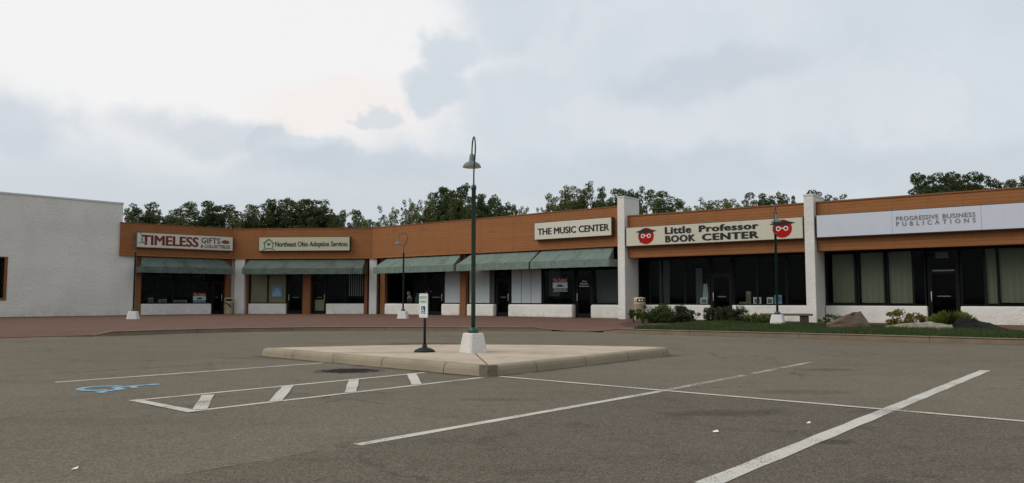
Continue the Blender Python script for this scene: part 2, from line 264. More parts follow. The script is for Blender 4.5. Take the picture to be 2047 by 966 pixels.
M = dict(
 stucco=m_stucco('white_stucco', (.70, .675, .62)), knee=m_stucco('white_stucco_sill', (.74, .715, .66)), wood=m_wood(), awning=m_awning('striped_awning_canvas', 1.08, .5), oldawning=m_awning('stained_awning_canvas', .72, .85), glass=m_glass(),
 asphalt=m_asphalt(), paint=m_paint('worn_white_paint', (.60, .56, .49), .40), faint=m_paint('faded_white_paint', (.55, .51, .44), .47), bluepaint=m_paint('pale_blue_paint', (.25, .42, .54), .39),
 paving=m_brick_paving(), slab=m_concrete('pinkish_concrete', (.50, .40, .30)), oldkerb=m_concrete('brown_kerb_concrete', (.205, .155, .105)), kerb=m_concrete('tan_kerb_concrete', (.30, .25, .175)), block=m_chip_block(), chipped=m_concrete('chipped_concrete', (.20, .165, .12), .02), whiteblock=mat('white_painted_block', (.68, .655, .62), .85, .1, 6, .01, 30),
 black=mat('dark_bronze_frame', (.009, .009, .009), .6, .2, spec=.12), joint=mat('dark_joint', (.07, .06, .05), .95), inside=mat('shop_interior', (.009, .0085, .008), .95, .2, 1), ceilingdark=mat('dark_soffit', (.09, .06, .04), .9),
 roof=mat('roof_membrane', (.16, .15, .14), .9), coping=mat('metal_coping', (.62, .63, .63), .5, .06), orange=mat('orange_brown_trim', (.22, .09, .031), .7, .18, 3),
 green=mat('dark_green_enamel', (.010, .050, .034), .38, .25, 5, spec=.5), shade=mat('weathered_green_shade', (.14, .17, .15), .45, .2, 9), shadein=mat('shade_lining', (.62, .56, .46), .6),
 beige=m_face('beige_sign_face', (.56, .525, .41)), cream=m_face('cream_sign_face', (.60, .565, .47)), yellowish=m_face('yellowed_sign_face', (.50, .49, .34)), greywhite=m_face('grey_white_sign_face', (.55, .58, .64)),
 cabinet=mat('brown_sign_cabinet', (.055, .046, .036), .5), cabinetpale=mat('grey_sign_cabinet', (.17, .165, .15), .5), black_ink=mat('black_lettering', (.012, .012, .013), .5, .1), red_ink=mat('dark_red_lettering', (.16, .012, .012), .5, .1), brown_ink=mat('dark_brown_lettering', (.06, .022, .016), .5, .1),
 green_ink=mat('green_lettering', (.03, .13, .10), .5), grey_ink=mat('faded_grey_lettering', (.20, .19, .205), .6, .3, 8), teal_ink=mat('teal_logo', (.02, .12, .13), .5), red=mat('bright_red', (.38, .012, .008), .8, .1, spec=.1), white=mat('white_vinyl', (.78, .78, .76), .5, .04), blue=mat('signal_blue', (.012, .03, .19), .4, .1), navy=mat('navy_lettering', (.015, .03, .12), .5),
 plate=mat('white_sign_plate', (.66, .68, .62), .45, .06), rubber=mat('black_rubber', (.014, .014, .013), .7), rust=mat('dark_sign_post', (.016, .013, .011), .6, .4, 20),
 board=mat('pale_window_board', (.37, .41, .42), .8, .08, 1.2), tan=mat('tan_paper_and_reflection', (.36, .29, .175), .85, .15, 1.5), curtain=mat('beige_curtain', (.215, .212, .142), .9, .14, 2.5), darkboard=mat('dark_window_board', (.07, .07, .068), .8, .2, 1), blindm=mat('pinkish_blind', (.30, .25, .24), .8), bin=mat('beige_bin_panel', (.48, .40, .25), .75, .12, 8, .004, 60), stone=mat('bench_stone', (.13, .115, .105), .8, .2, 6), darkstone=mat('bench_leg_stone', (.06, .045, .035), .85),  # tan: paper and card, also carrying the reflection in the office window
 bark=mat('bark', (.07, .05, .035), .95, .3, 6, .03, 20), mulch=mat('bark_mulch', (.085, .048, .034), .98, .4, 8, .03, 25), earth=mat('grass_ground', (.05, .07, .022), .95, .3, .5), lawnbase=mat('lawn_soil', (.035, .052, .016), .95, .3, 3),
 blade=m_leaf('grass_blade', (.042, .075, .020), .2, (.085, .108, .030)), leafdark=m_leaf('dark_leaf', (.060, .090, .038), .35), leafmid=m_leaf('mid_leaf', (.075, .108, .040), .35), leaflight=m_leaf('light_leaf', (.115, .155, .055), .4), leafpale=m_leaf('pale_leaf', (.13, .165, .075), .4),
 bushleaf=m_leaf('bush_leaf', (.058, .095, .026), .3), bushdark=m_leaf('dark_bush_leaf', (.042, .064, .021), .25, (.07, .07, .026)), yellowleaf=m_leaf('yellow_green_leaf', (.13, .125, .022), .25), grassleaf=m_leaf('tussock_blade', (.085, .12, .022), .25), coverleaf=m_leaf('ground_cover_leaf', (.085, .115, .03), .25),
 rockbrown=m_rock('brown_boulder', (.15, .10, .065), (.10, .083, .064)), rockpale=m_rock('pale_rock', (.30, .27, .21), (.20, .18, .14)), rockdark=m_rock('dark_rock', (.012, .0115, .012), (.03, .027, .026)),
 teal=mat('teal_plush', (.05, .14, .15), .9), plush=mat('white_plush', (.55, .53, .50), .95), brownplush=mat('brown_plush', (.22, .13, .05), .95), bluebox=mat('pale_blue_card', (.22, .36, .5), .7), tealbox=mat('teal_card', (.10, .35, .38), .7), yellowbox=mat('yellow_card', (.45, .33, .07), .7), greycard=mat('grey_card', (.16, .16, .15), .8), whitecard=mat('white_card', (.72, .72, .70), .7), picture=mat('blue_grey_picture', (.16, .27, .34), .7, .7, 5), litter=mat('white_paper', (.8, .8, .8), .8, .03), flower=mat('pink_flower', (.5, .1, .08), .8))

# ------------------------------------------------------------------ mesh helpers
class MB:
    def __init__(s): s.v = []; s.f = []; s.mi = []; s.cur = 0
    def quad(s, a, b, c, d):
        i = len(s.v); s.v += [a, b, c, d]; s.f.append((i, i+1, i+2, i+3)); s.mi.append(s.cur); return s
    def box(s, x0, x1, y0, y1, z0, z1):
        i = len(s.v); s.v += [(x0, y0, z0), (x1, y0, z0), (x1, y1, z0), (x0, y1, z0), (x0, y0, z1), (x1, y0, z1), (x1, y1, z1), (x0, y1, z1)]
        for f in ((0, 3, 2, 1), (4, 5, 6, 7), (0, 1, 5, 4), (1, 2, 6, 5), (2, 3, 7, 6), (3, 0, 4, 7)): s.f.append(tuple(i+k for k in f)); s.mi.append(s.cur)
        return s
    def prism(s, poly, z0, z1):
        n = len(poly); i = len(s.v)
        zf0 = z0 if callable(z0) else (lambda x, y: z0); zf1 = z1 if callable(z1) else (lambda x, y: z1)
        s.v += [(x, y, zf0(x, y)) for x, y in poly] + [(x, y, zf1(x, y)) for x, y in poly]
        s.f.append(tuple(i+k for k in reversed(range(n)))); s.f.append(tuple(i+n+k for k in range(n))); s.mi += [s.cur]*2
        for k in range(n): j = (k+1) % n; s.f.append((i+k, i+j, i+n+j, i+n+k)); s.mi.append(s.cur)
        return s
    def plate(s, pts, y0, y1):      # outline in x,z given thickness in y
        n = len(pts); i = len(s.v); s.v += [(x, y0, z) for x, z in pts] + [(x, y1, z) for x, z in pts]
        s.f.append(tuple(i+k for k in range(n))); s.f.append(tuple(i+n+k for k in reversed(range(n)))); s.mi += [s.cur]*2
        for k in range(n): j = (k+1) % n; s.f.append((i+k, i+n+k, i+n+j, i+j)); s.mi.append(s.cur)
        return s
    def lathe(s, prof, n=20, c=(0, 0, 0), cap=True):
        i = len(s.v)
        for r, z in prof:
            for k in range(n): a = 2*math.pi*k/n; s.v.append((c[0]+r*math.cos(a), c[1]+r*math.sin(a), c[2]+z))
        for p in range(len(prof)-1):
            for k in range(n): j = (k+1) % n; s.f.append((i+p*n+k, i+p*n+j, i+(p+1)*n+j, i+(p+1)*n+k)); s.mi.append(s.cur)
        if cap:
            s.f.append(tuple(i+k for k in reversed(range(n)))); q = i+(len(prof)-1)*n; s.f.append(tuple(q+k for k in range(n))); s.mi += [s.cur]*2
        return s
    def tube(s, path, rad, n=10):
        P = [Vector(p) for p in path]; i = len(s.v); rr = rad if isinstance(rad, (list, tuple)) else [rad]*len(P)
        prev = None
        for k, p in enumerate(P):
            t = (P[min(k+1, len(P)-1)]-P[max(k-1, 0)]).normalized()
            if prev is None: a = t.orthogonal().normalized()
            else: a = (prev - t*prev.dot(t)).normalized()
            prev = a; b = t.cross(a)
            for q in range(n): th = 2*math.pi*q/n; w = p+(a*math.cos(th)+b*math.sin(th))*rr[k]; s.v.append(tuple(w))
        for k in range(len(P)-1):
            for q in range(n): j = (q+1) % n; s.f.append((i+k*n+q, i+k*n+j, i+(k+1)*n+j, i+(k+1)*n+q)); s.mi.append(s.cur)
        s.f.append(tuple(i+k for k in reversed(range(n)))); q = i+(len(P)-1)*n; s.f.append(tuple(q+k for k in range(n))); s.mi += [s.cur]*2
        return s
    def ball(s, c, r, n=12):
        rx, ry, rz = r if isinstance(r, tuple) else (r, r, r); prof = [(math.sin(math.pi*k/n), -math.cos(math.pi*k/n)) for k in range(n+1)]; i = len(s.v)
        s.lathe([(max(a, .02), b) for a, b in prof], n)
        for k in range(i, len(s.v)): x, y, z = s.v[k]; s.v[k] = (c[0]+x*rx, c[1]+y*ry, c[2]+z*rz)
        return s
    def build(s, name, m, parent=None, loc=(0, 0, 0), smooth=False, bevel=0):
        me = bpy.data.meshes.new(name); me.from_pydata(s.v, [], s.f)
        for q in (m if isinstance(m, list) else [m]): me.materials.append(q)
        me.polygons.foreach_set('material_index', s.mi)
        if smooth: me.polygons.foreach_set('use_smooth', [True]*len(s.f))
        me.update(); o = bpy.data.objects.new(name, me); COL.objects.link(o); o.location = loc
        if parent: o.parent = parent
        if bevel:
            b = o.modifiers.new('bevel', 'BEVEL'); b.width = bevel; b.segments = 3; b.limit_method = 'ANGLE'; b.angle_limit = R_(40)
        return o
def tag(o, label=None, cat=None, group=None, kind=None):
    if label: o['label'] = label
    if cat: o['category'] = cat
    if group: o['group'] = group
    if kind: o['kind'] = kind
    return o
def thing(name, label, cat, loc=(0, 0, 0), rz=0, group=None):
    o = bpy.data.objects.new(name, None); COL.objects.link(o); o.location = loc; o.rotation_euler = (0, 0, rz); o.empty_display_size = .3
    return tag(o, label, cat, group)
KIDS = {}
def dup(root, loc, rz, label, group=None, scale=None):
    r = root.copy(); COL.objects.link(r); r.location = loc; r.rotation_euler = (0, 0, rz); r['label'] = label
    if group: r['group'] = group
    if scale: r.scale = scale
    for ch in list(root.children):
        c = ch.copy(); COL.objects.link(c); c.parent = r
        for g in list(ch.children): d = g.copy(); COL.objects.link(d); d.parent = c
    return r
def text(name, body, x0, x1, z0, z1, y, m, parent, bold=0., space=1., depth=.006):
    cu = bpy.data.curves.new(name, 'FONT'); cu.body = body; cu.space_character = space; cu.extrude = .01; cu.resolution_u = 3
    t = bpy.data.objects.new(name, cu); COL.objects.link(t); bpy.context.view_layer.update()
    me = bpy.data.meshes.new_from_object(t); bpy.data.objects.remove(t); bpy.data.curves.remove(cu)
    co = np.empty(len(me.vertices)*3); me.vertices.foreach_get('co', co); co = co.reshape(-1, 3)
    fl = [tuple(p.vertices) for p in me.polygons]
    if bold:      # heavier weight: the glyphs laid over themselves with small shifts
        hgt = co[:, 1].max()-co[:, 1].min(); cs, fs = [], []
        for q, (dx, dy) in enumerate(((0, 0), (1, 0), (-1, 0), (.5, .45), (-.5, .45), (.5, -.45), (-.5, -.45))):
            cs.append(co+np.array([dx*bold*hgt, dy*bold*hgt, -.0016*q])); fs += [tuple(v+q*len(co) for v in f) for f in fl]
        co = np.concatenate(cs); bpy.data.meshes.remove(me); me = bpy.data.meshes.new(name); me.from_pydata(co.tolist(), [], fs)
    mn = co.min(0); mx = co.max(0); s = (co-mn)/np.maximum(mx-mn, 1e-6)
    out = np.stack([x0+s[:, 0]*(x1-x0), y-depth*s[:, 2], z0+s[:, 1]*(z1-z0)], 1)
    me.vertices.foreach_set('co', out.ravel()); me.update(); me.name = name
    me.materials.clear(); me.materials.append(m)
    o = bpy.data.objects.new(name, me); COL.objects.link(o); o.parent = parent
    return o
def circ(cx, cz, rx, rz, n=32, a0=0, a1=2*math.pi): return [(cx+rx*math.cos(a0+(a1-a0)*k/n), cz+rz*math.sin(a0+(a1-a0)*k/n)) for k in range(n)]
def ring(mb, cx, cz, r0, r1, y0, y1, n=20, a0=0., a1=2*math.pi, sx=1.):
    for k in range(n):
        A = a0+(a1-a0)*k/n; B = a0+(a1-a0)*(k+1)/n
        mb.plate([(cx+r0*sx*math.cos(A), cz+r0*math.sin(A)), (cx+r1*sx*math.cos(A), cz+r1*math.sin(A)), (cx+r1*sx*math.cos(B), cz+r1*math.sin(B)), (cx+r0*sx*math.cos(B), cz+r0*math.sin(B))], y0, y1)

# ------------------------------------------------------------------ plan of the place (metres; camera at the origin looking along +Y)
class Fr:
    def __init__(s, O, d): s.O = Vector(O); s.d = Vector(d).normalized(); s.n = Vector((-s.d.y, s.d.x)); s.rz = math.atan2(s.d.y, s.d.x)
    def w(s, u, y, z=0): p = s.O+s.d*u+s.n*y; return (p.x, p.y, z)
K0, K1, K2 = Vector((-23.56, 46.52)), Vector((-18.40, 50.87)), Vector((-9.05, 50.15))
FT, FA, FM = Fr(K0, K1-K0), Fr(K1, K2-K1), Fr(K2, (.774, -.6332)); FR = Fr((5.712, 37.724), (.7993, -.601)); FW = Fr((-27.653, 42.066), (.6589, .7522))
LT, LA, LM = (K1-K0).length, (K2-K1).length, 18.5
GZ = .13

# ------------------------------------------------------------------ ground, lot, pavement
def ground():
    MB().quad((-1500, -1500, -.02), (1500, -1500, -.02), (1500, 1500, -.02), (-1500, 1500, -.02)).build('ground', M['earth'])['kind'] = 'structure'
    MB().quad((-70, -90, 0), (80, -90, 0), (80, 60, 0), (-70, 60, 0)).build('parking_lot', M['asphalt'])['kind'] = 'structure'
ground()
# outer edge of the brick walk, with its top height (dropped where ramps meet the lot)
EDGE = [(-22.5, 11.0, .012), (-18.5, 16.6, .012), (-16.4, 19.6, .012), (-14.6, 21.8, .012), (-13.3, 22.9, .012), (-12.35, 23.0, .03), (-11.95, 23.3, .13), (-11.2, 24.2, .14), (-10.2, 25.3, .14), (-8.8, 26.2, .14), (-7.2, 26.85, .14), (-5.6, 27.15, .14), (-3.8, 27.1, .14), (-2.1, 26.85, .14), (-.4, 26.75, .14), (.75, 26.7, .14), (1.35, 26.65, .05), (1.9, 26.5, .012), (2.5, 26.1, .012), (3.0, 25.75, .05), (3.45, 25.2, .14), (4.1, 24.6, .14), (5.4, 23.75, .14), (6.8, 22.85, .14), (8.1, 21.98, .14), (10.2, 20.45, .14), (12.3, 18.8, .14), (13.6, 17.75, .14), (16.5, 15.3, .14), (20.5, 12.0, .14)]
INNER = [(-34, 33.9), (-31.5, 36.7), (-29.9, 38.5), (-28.4, 40.3), (-27.3, 41.5), (-25.6, 43.5), (-24.0, 45.4), (-23.2, 46.4), (-22.4, 47.2), (-21.0, 48.4), (-19.8, 49.6), (-18.4, 50.9), (-17.0, 51.0), (-15.6, 50.9), (-13.6, 50.8), (-11.5, 50.7), (-9.0, 50.6), (-8.0, 49.9), (-6.6, 48.8), (-5.0, 47.4), (-3.3, 46.1), (-1.4, 44.6), (.6, 43.0), (2.6, 41.3), (4.8, 39.5), (6.8, 38.0), (10.0, 35.7), (13.6, 33.0), (17.6, 29.9), (22.5, 26.3)]
def walk():
    E = EDGE; I = [(x, y) for x, y in INNER]; mb = MB(); rows = []
    for (ex, ey, ez), (ix, iy) in zip(E, I):
        v = Vector((ix-ex, iy-ey)); L = v.length; v /= L
        rows.append([(ex, ey, min(ez, GZ)), (ex+v.x*.16, ey+v.y*.16, min(ez, GZ)), (ex+v.x*1.6, ey+v.y*1.6, GZ), (ex+v.x*(L*.6), ey+v.y*(L*.6), GZ), (ix+v.x*1.5, iy+v.y*1.5, GZ)])
    for a, b in zip(rows, rows[1:]):
        for k in range(4): mb.quad(a[k], b[k], b[k+1], a[k+1])
    tag(mb.build('brick_pavement', M['paving']), kind='structure')
walk()
def sweep_kerb(pts, closed, name, joint=2.4, w=.17):
    mkerb = M['kerb'] if closed else M['oldkerb']
    """pts: (x, y, top z) along the outer foot; inside is to the left of travel."""
    n = len(pts); mb = MB(); prev = None; run = 0
    dense = []
    for k in range(n if closed else n-1):
        a, b = Vector(pts[k]), Vector(pts[(k+1) % n]); m = max(1, int((b-a).length/.3))
        dense += [a.lerp(b, q/m) for q in range(m)]
    if not closed: dense.append(Vector(pts[-1]))
    N = len(dense); rings = []
    for k, p in enumerate(dense):
        q0 = dense[(k-1) % N] if closed or k else p; q1 = dense[(k+1) % N] if closed or k < N-1 else p
        t = Vector((q1.x-q0.x, q1.y-q0.y)).normalized(); nn = Vector((-t.y, t.x)); z = p.z
        rings.append([(p.x+nn.x*o, p.y+nn.y*o, zz) for o, zz in ((0, -.02), (.012, z*.55), (.028, z*.82), (.05, z*.96), (.085, z+.004), (w, z+.006), (w, -.02))])
    for k in range(N if closed else N-1):
        a = rings[k]; b = rings[(k+1) % N]; 
        d = (Vector(a[0])-Vector(b[0])).length; run += d; j = run > joint
        if j: run = 0
        mb.cur = 0
        bb = b
        if j:
            bb = [tuple(Vector(q)*.955+Vector(p)*.045) for p, q in zip(a, b)]
        for q in range(6): mb.quad(a[q], bb[q], bb[q+1], a[q+1])
        if j:
            mb.cur = 1
            for q in range(6): mb.quad(tuple(Vector(bb[q])-Vector((0, 0, .006))), tuple(Vector(b[q])-Vector((0, 0, .006))), tuple(Vector(b[q+1])-Vector((0, 0, .006))), tuple(Vector(bb[q+1])-Vector((0, 0, .006))))
    return tag(mb.build(name, [mkerb, M['joint']], smooth=False), kind='structure')
sweep_kerb([(x, y, z) for x, y, z in EDGE[5:17]], False, 'kerb', 3.0)
sweep_kerb([(x, y, z) for x, y, z in EDGE[19:]], False, 'kerb', 3.0)

# concrete island in the lot
def arc_pts():
    P = [(-.47, 11.22), (-.35, 11.14), (-.22, 11.22)]
    right = [(.8, 12.45), (1.9, 13.85), (2.95, 15.15)]
    nose_r = [(3.10, 15.42), (3.08, 15.62), (2.9, 15.72)]
    back = [(2.1, 16.02), (1.3, 16.25), (.3, 16.45), (-.8, 16.55), (-1.9, 16.5), (-3.0, 16.2), (-4.0, 15.8), (-4.6, 15.52)]
    nose_l = [(-4.84, 15.4), (-4.88, 15.24), (-4.76, 15.08)]
    left = [(-3.6, 14.03), (-2.4, 12.95), (-1.3, 11.97)]
    return P+right+nose_r+back+nose_l+left
ISL = arc_pts()
sweep_kerb([(x, y, .145) for x, y in ISL], True, 'kerb', 1.25)
def island_top():
    cx = sum(p[0] for p in ISL)/len(ISL); cy = sum(p[1] for p in ISL)/len(ISL); poly = []
    for k, (x, y) in enumerate(ISL):
        a = Vector(ISL[k-1]); b = Vector(ISL[(k+1) % len(ISL)]); t = (b-a).normalized(); poly.append((x-t.y*.155, y+t.x*.155))
    mb = MB(); mb.prism(poly, .02, .147); mb.cur = 1
    def strip(a, b, w=.011):
        a, b = Vector(a), Vector(b); t = (b-a).normalized(); nn = Vector((-t.y, t.x))*w; mb.quad((a.x+nn.x, a.y+nn.y, .1485), (a.x-nn.x, a.y-nn.y, .1485), (b.x-nn.x, b.y-nn.y, .1485), (b.x+nn.x, b.y+nn.y, .1485))
    strip((-.65, 13.75), (-.36, 11.4)); strip((-.45, 13.9), (1.6, 13.65)); strip((-.95, 14.0), (-3.3, 13.95)); strip((-.72, 14.3), (-.75, 16.35))
    tag(mb.build('traffic_island', [M['slab'], M['joint']]), kind='structure')
island_top()

def broken_corner():
    mb = MB(); r3 = random.Random(4); P = [(-.47, 11.205), (-.41, 11.165), (-.35, 11.128), (-.28, 11.165), (-.21, 11.21)]
    rows = [[(x+r3.uniform(-.006, .006), y-.012+i*.012+r3.uniform(-.004, .004), z) for x, y in P] for i, z in enumerate((.0, .045, .09, .125, .152))]
    rows.append([(x, y+.10, .1545) for x, y in P])
    for a, b in zip(rows, rows[1:]):
        for k in range(4): mb.quad(a[k], a[k+1], b[k+1], b[k])
    tag(mb.build('kerb_corner', M['chipped']), kind='structure')
broken_corner()

# painted lines
def line(a, b, w, m='paint', z=.004, name='parking_line', cut=None):
    a, b = Vector(a), Vector(b); t = (b-a).normalized(); nn = Vector((-t.y, t.x))*w/2; mb = MB(); n = max(1, int((b-a).length/.35))
    for k in range(n):
        p, q = a.lerp(b, k/n), a.lerp(b, (k+1)/n); e0 = 1+.08*math.sin(k*2.1+a.x); e1 = 1+.08*math.sin((k+1)*2.1+a.x)
        mb.quad((p.x-nn.x*e0, p.y-nn.y*e0, z), (q.x-nn.x*e1, q.y-nn.y*e1, z), (q.x+nn.x*e1, q.y+nn.y*e1, z), (p.x+nn.x*e0, p.y+nn.y*e0, z))
    return tag(mb.build(name, M[m]), kind='structure')
line((-1.17, 5.95), (1.75, 9.33), .10); line((1.75, 9.33), (3.35, 11.3), .11, 'faint', .0045); line((3.55, 11.55), (5.22, 13.65), .11, 'faint', .0045)
line((1.15, 4.70), (7.30, 12.07), .138)
line((-.17, 11.10), (9.5, 2.92), .085, 'paint', .007)
line((-6.03, 10.35), (-3.26, 13.48), .09)
line((-4.09, 8.53), (-1.3, 11.72), .085); line((-3.15, 7.70), (-.42, 10.98), .085); line((-4.12, 8.55), (-3.10, 7.66), .12, 'paint', .007)
for a, b in (((-3.48, 8.98), (-3.10, 7.80)), ((-2.83, 9.93), (-2.54, 8.42)), ((-2.16, 10.73), (-1.90, 9.22)), ((-1.48, 11.52), (-1.22, 10.05))): line(a, b, .135, 'paint', .0085)
# wheelchair symbol, faded blue paint, lying in the stall
def wheelchair(mb, sx, sz, ox, oz, y0, y1):
    g = lambda x, z: (ox+x*sx, oz+z*sz)
    def seg(pts, w):
        for (x0, z0), (x1, z1) in zip(pts, pts[1:]):
            t = Vector((x1-x0, z1-z0)).normalized()*w/2; nx, nz = -t.y, t.x
            mb.plate([g(x0-nx-t.x*.5, z0-nz-t.y*.5), g(x1-nx+t.x*.5, z1-nz+t.y*.5), g(x1+nx+t.x*.5, z1+nz+t.y*.5), g(x0+nx-t.x*.5, z0+nz-t.y*.5)], y0, y1)
    mb.plate([g(.38+.085*math.cos(a*math.pi/8), .90+.085*math.sin(a*math.pi/8)) for a in range(16)], y0, y1)
    seg([(.38, .78), (.42, .42), (.68, .42), (.82, .12), (.92, .16)], .10); seg([(.40, .62), (.64, .60)], .08)
    for k in range(18):
        A = R_(115+k*13.5); B = R_(115+(k+1)*13.5)
        mb.plate([g(.42+.21*math.cos(A), .27+.21*math.sin(A)), g(.42+.31*math.cos(A), .27+.31*math.sin(A)), g(.42+.31*math.cos(B), .27+.31*math.sin(B)), g(.42+.21*math.cos(B), .27+.21*math.sin(B))], y0, y1)
mb0 = MB(); wheelchair(mb0, 1, 1, -.47, -.48, 0, .001); mb = MB(); UP = Vector((.58, .52)).normalized(); RT = Vector((UP.y, -UP.x)); k_ = 0
for f in mb0.f:
    P = [mb0.v[i] for i in f]
    if len({round(p[1], 5) for p in P}) == 1 and P[0][1] == 0:      # one flat sheet only, each stroke a hair above the last
        k_ += 1; i0 = len(mb.v)
        for x, y, z in P: q = Vector((-4.86, 9.76))+UP*(z*.96)+RT*(x*.95); mb.v.append((q.x, q.y, .0045+.00012*k_))
        mb.f.append(tuple(range(i0, i0+len(P)))); mb.mi.append(0)
tag(mb.build('wheelchair_marking', M['bluepaint']), kind='structure')

# lawn and bed in front of the right-hand shops
def lawn():
    front = [(3.9, 25.0), (5.5, 23.95), (6.9, 23.05), (8.2, 22.2), (10.3, 20.7), (12.4, 19.05), (13.6, 18.1), (14.3, 18.1)]
    back = [(14.6, 20.5), (14.6, 22.6), (13.6, 24.2), (12.6, 26.4), (11.6, 28.6), (10.2, 30.6), (8.6, 32.2), (7.4, 32.0), (6.4, 29.6), (5.2, 27.2), (4.2, 25.8)]
    poly = front+back
    tag(MB().prism(poly, .10, .142).build('lawn_bed', M['lawnbase']), kind='structure')
    bed = [(4.4, 26.2), (5.4, 27.6), (6.6, 30), (7.5, 32.3), (8.7, 32.5), (10.3, 30.9), (11.8, 28.9), (12.8, 26.6), (13.9, 24.4), (15.2, 24.4), (15.6, 25.6), (14.6, 28.6), (12.6, 31.4), (10, 34.4), (7.8, 36.4), (6.7, 36.6), (5.0, 33.5), (4.2, 30.5), (4.0, 27.5)]
    tag(MB().prism(bed, .10, .1375).build('planting_bed', M['mulch']), kind='structure')
    P = np.array(poly)
    def inside(px, py):
        c = np.zeros(len(px), bool); n = len(P)
        for i in range(n):
            x0, y0 = P[i]; x1, y1 = P[(i+1) % n]; m = ((y0 > py) != (y1 > py)); xi = (x1-x0)*(py-y0)/((y1-y0) if y1 != y0 else 1e-9)+x0; c ^= m & (px < xi)
        return c
    n = 150000; x = rng.uniform(3.5, 15, n); y = rng.uniform(17.5, 33, n); k = inside(x, y); x, y = x[k], y[k]; n = len(x)
    h = rng.uniform(.05, .12, n)*(1+.5*np.sin(x*1.7)*np.sin(y*1.3)); a = rng.uniform(0, 6.28, n); w = .007; lx = rng.normal(0, .03, n); ly = rng.normal(0, .03, n)
    v = np.empty((n*3, 3)); v[0::3] = np.stack([x-np.cos(a)*w, y-np.sin(a)*w, np.full(n, .14)], 1); v[1::3] = np.stack([x+np.cos(a)*w, y+np.sin(a)*w, np.full(n, .14)], 1); v[2::3] = np.stack([x+lx, y+ly, .14+h], 1)
    me = bpy.data.meshes.new('grass'); me.from_pydata(v.tolist(), [], np.arange(n*3).reshape(-1, 3).tolist()); me.materials.append(M['blade'])
    o = bpy.data.objects.new('grass', me); COL.objects.link(o); tag(o, 'short green lawn grass between the tan kerb and the planting bed', 'grass', kind='stuff')
lawn()

# ------------------------------------------------------------------ building parts
def window(root, u0, u1, z0, z1, y, mull=(), trans=(), fw=.055, name='window', label=None):
    mb = MB(); t0, t1 = y-.04, y+.05
    mb.box(u0, u0+fw, t0, t1, z0, z1).box(u1-fw, u1, t0, t1, z0, z1).box(u0+fw, u1-fw, t0, t1, z0, z0+fw*1.2).box(u0+fw, u1-fw, t0, t1, z1-fw, z1)
    cuts = [u0+fw]+[m for m in mull]+[u1-fw]
    for m in mull: mb.box(m-.035, m+.035, t0+.005, t1-.005, z0+fw*1.2, z1-fw)
    for z in trans:
        for a, b in zip(cuts, cuts[1:]): mb.box(a+(.035 if a in mull else 0), b-(.035 if b in mull else 0), t0+.008, t1-.008, z-.03, z+.03)
    w = mb.build(name, M['black'], root)
    MB().box(u0+.01, u1-.01, y+.0, y+.008, z0+.01, z1-.01).build('pane', M['glass'], w)
    if label: w['label'] = label
    return w
def door(root, u0, u1, y, z1=3.1, hside=1, label=None, push=True):
    mb = MB(); fw = .06; t0, t1 = y-.035, y+.04; zt = 2.2
    mb.box(u0, u0+fw, t0-.02, t1, GZ, z1).box(u1-fw, u1, t0-.02, t1, GZ, z1).box(u0+fw, u1-fw, t0-.02, t1, zt, zt+.07).box(u0+fw, u1-fw, t0-.02, t1, z1-fw, z1)
    a, b = u0+fw+.01, u1-fw-.01
    mb.box(a, a+.07, t0, t1-.01, GZ+.01, zt-.01).box(b-.07, b, t0, t1-.01, GZ+.01, zt-.01).box(a+.07, b-.07, t0, t1-.01, GZ+.01, GZ+.22).box(a+.07, b-.07, t0, t1-.01, zt-.1, zt-.01)
    d = mb.build('door', M['black'], root)
    MB().box(u0+.02, u1-.02, y, y+.008, GZ+.02, z1-.02).build('pane', M['glass'], d)
    hx = b-.05 if hside > 0 else a+.05
    h = MB(); h.tube([(hx, t0-.055, 1.0), (hx, t0-.055, 1.4)], .014, 8); h.tube([(hx, t0-.055, 1.05), (hx, t0, 1.05)], .01, 6); h.tube([(hx, t0-.055, 1.35), (hx, t0, 1.35)], .01, 6)
    h.build('handle', M['coping'], d, smooth=True)
    if push: MB().box(a+.25, b-.25, y-.012, y-.004, 1.19, 1.23).build('push_plate', M['greycard'], d)
    if label: d['label'] = label
    return d
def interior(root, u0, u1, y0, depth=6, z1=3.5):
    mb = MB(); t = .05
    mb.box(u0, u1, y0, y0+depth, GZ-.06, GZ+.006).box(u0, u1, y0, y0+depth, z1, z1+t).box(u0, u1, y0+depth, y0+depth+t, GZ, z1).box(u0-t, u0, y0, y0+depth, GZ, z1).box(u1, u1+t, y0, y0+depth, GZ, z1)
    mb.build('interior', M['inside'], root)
def knee(root, u0, u1, y0, y1, z=.8, bev=.05): return MB().box(u0, u1, y0, y1, .1, z).build('sill_wall', M['knee'], root, bevel=bev)
def post(root, u0, u1, y0, y1, z1=3.7): return MB().box(u0, u1, y0, y1, .1, z1).build('post', M['orange'], root, bevel=.01)
def panel(root, name, m, u0, u1, z0, z1, y, t=.02, label=None):
    o = MB().box(u0, u1, y, y+t, z0, z1).build(name, M[m], root)
    if label: o['label'] = label
    return o
def curtain(root, u0, u1, z0, z1, y, m='curtain', wave=.03, per=.16, name='curtain'):
    mb = MB(); n = max(4, int((u1-u0)/per*6)); pts = [(u0+(u1-u0)*k/n, y+wave*math.sin(k*2*math.pi/6)) for k in range(n+1)]
    for (a, b), (c, d) in zip(pts, pts[1:]): mb.quad((a, b, z0), (c, d, z0), (c, d, z1), (a, b, z1))
    return mb.build(name, M[m], root, smooth=True)
def fascia(root, poly, z0, z1, trim=True):
    MB().prism(poly, z0, z1).build('fascia', M['wood'], root)
def unit(F, name, label, cat='building'): return thing(name, label, cat, (F.O.x, F.O.y, 0), F.rz)

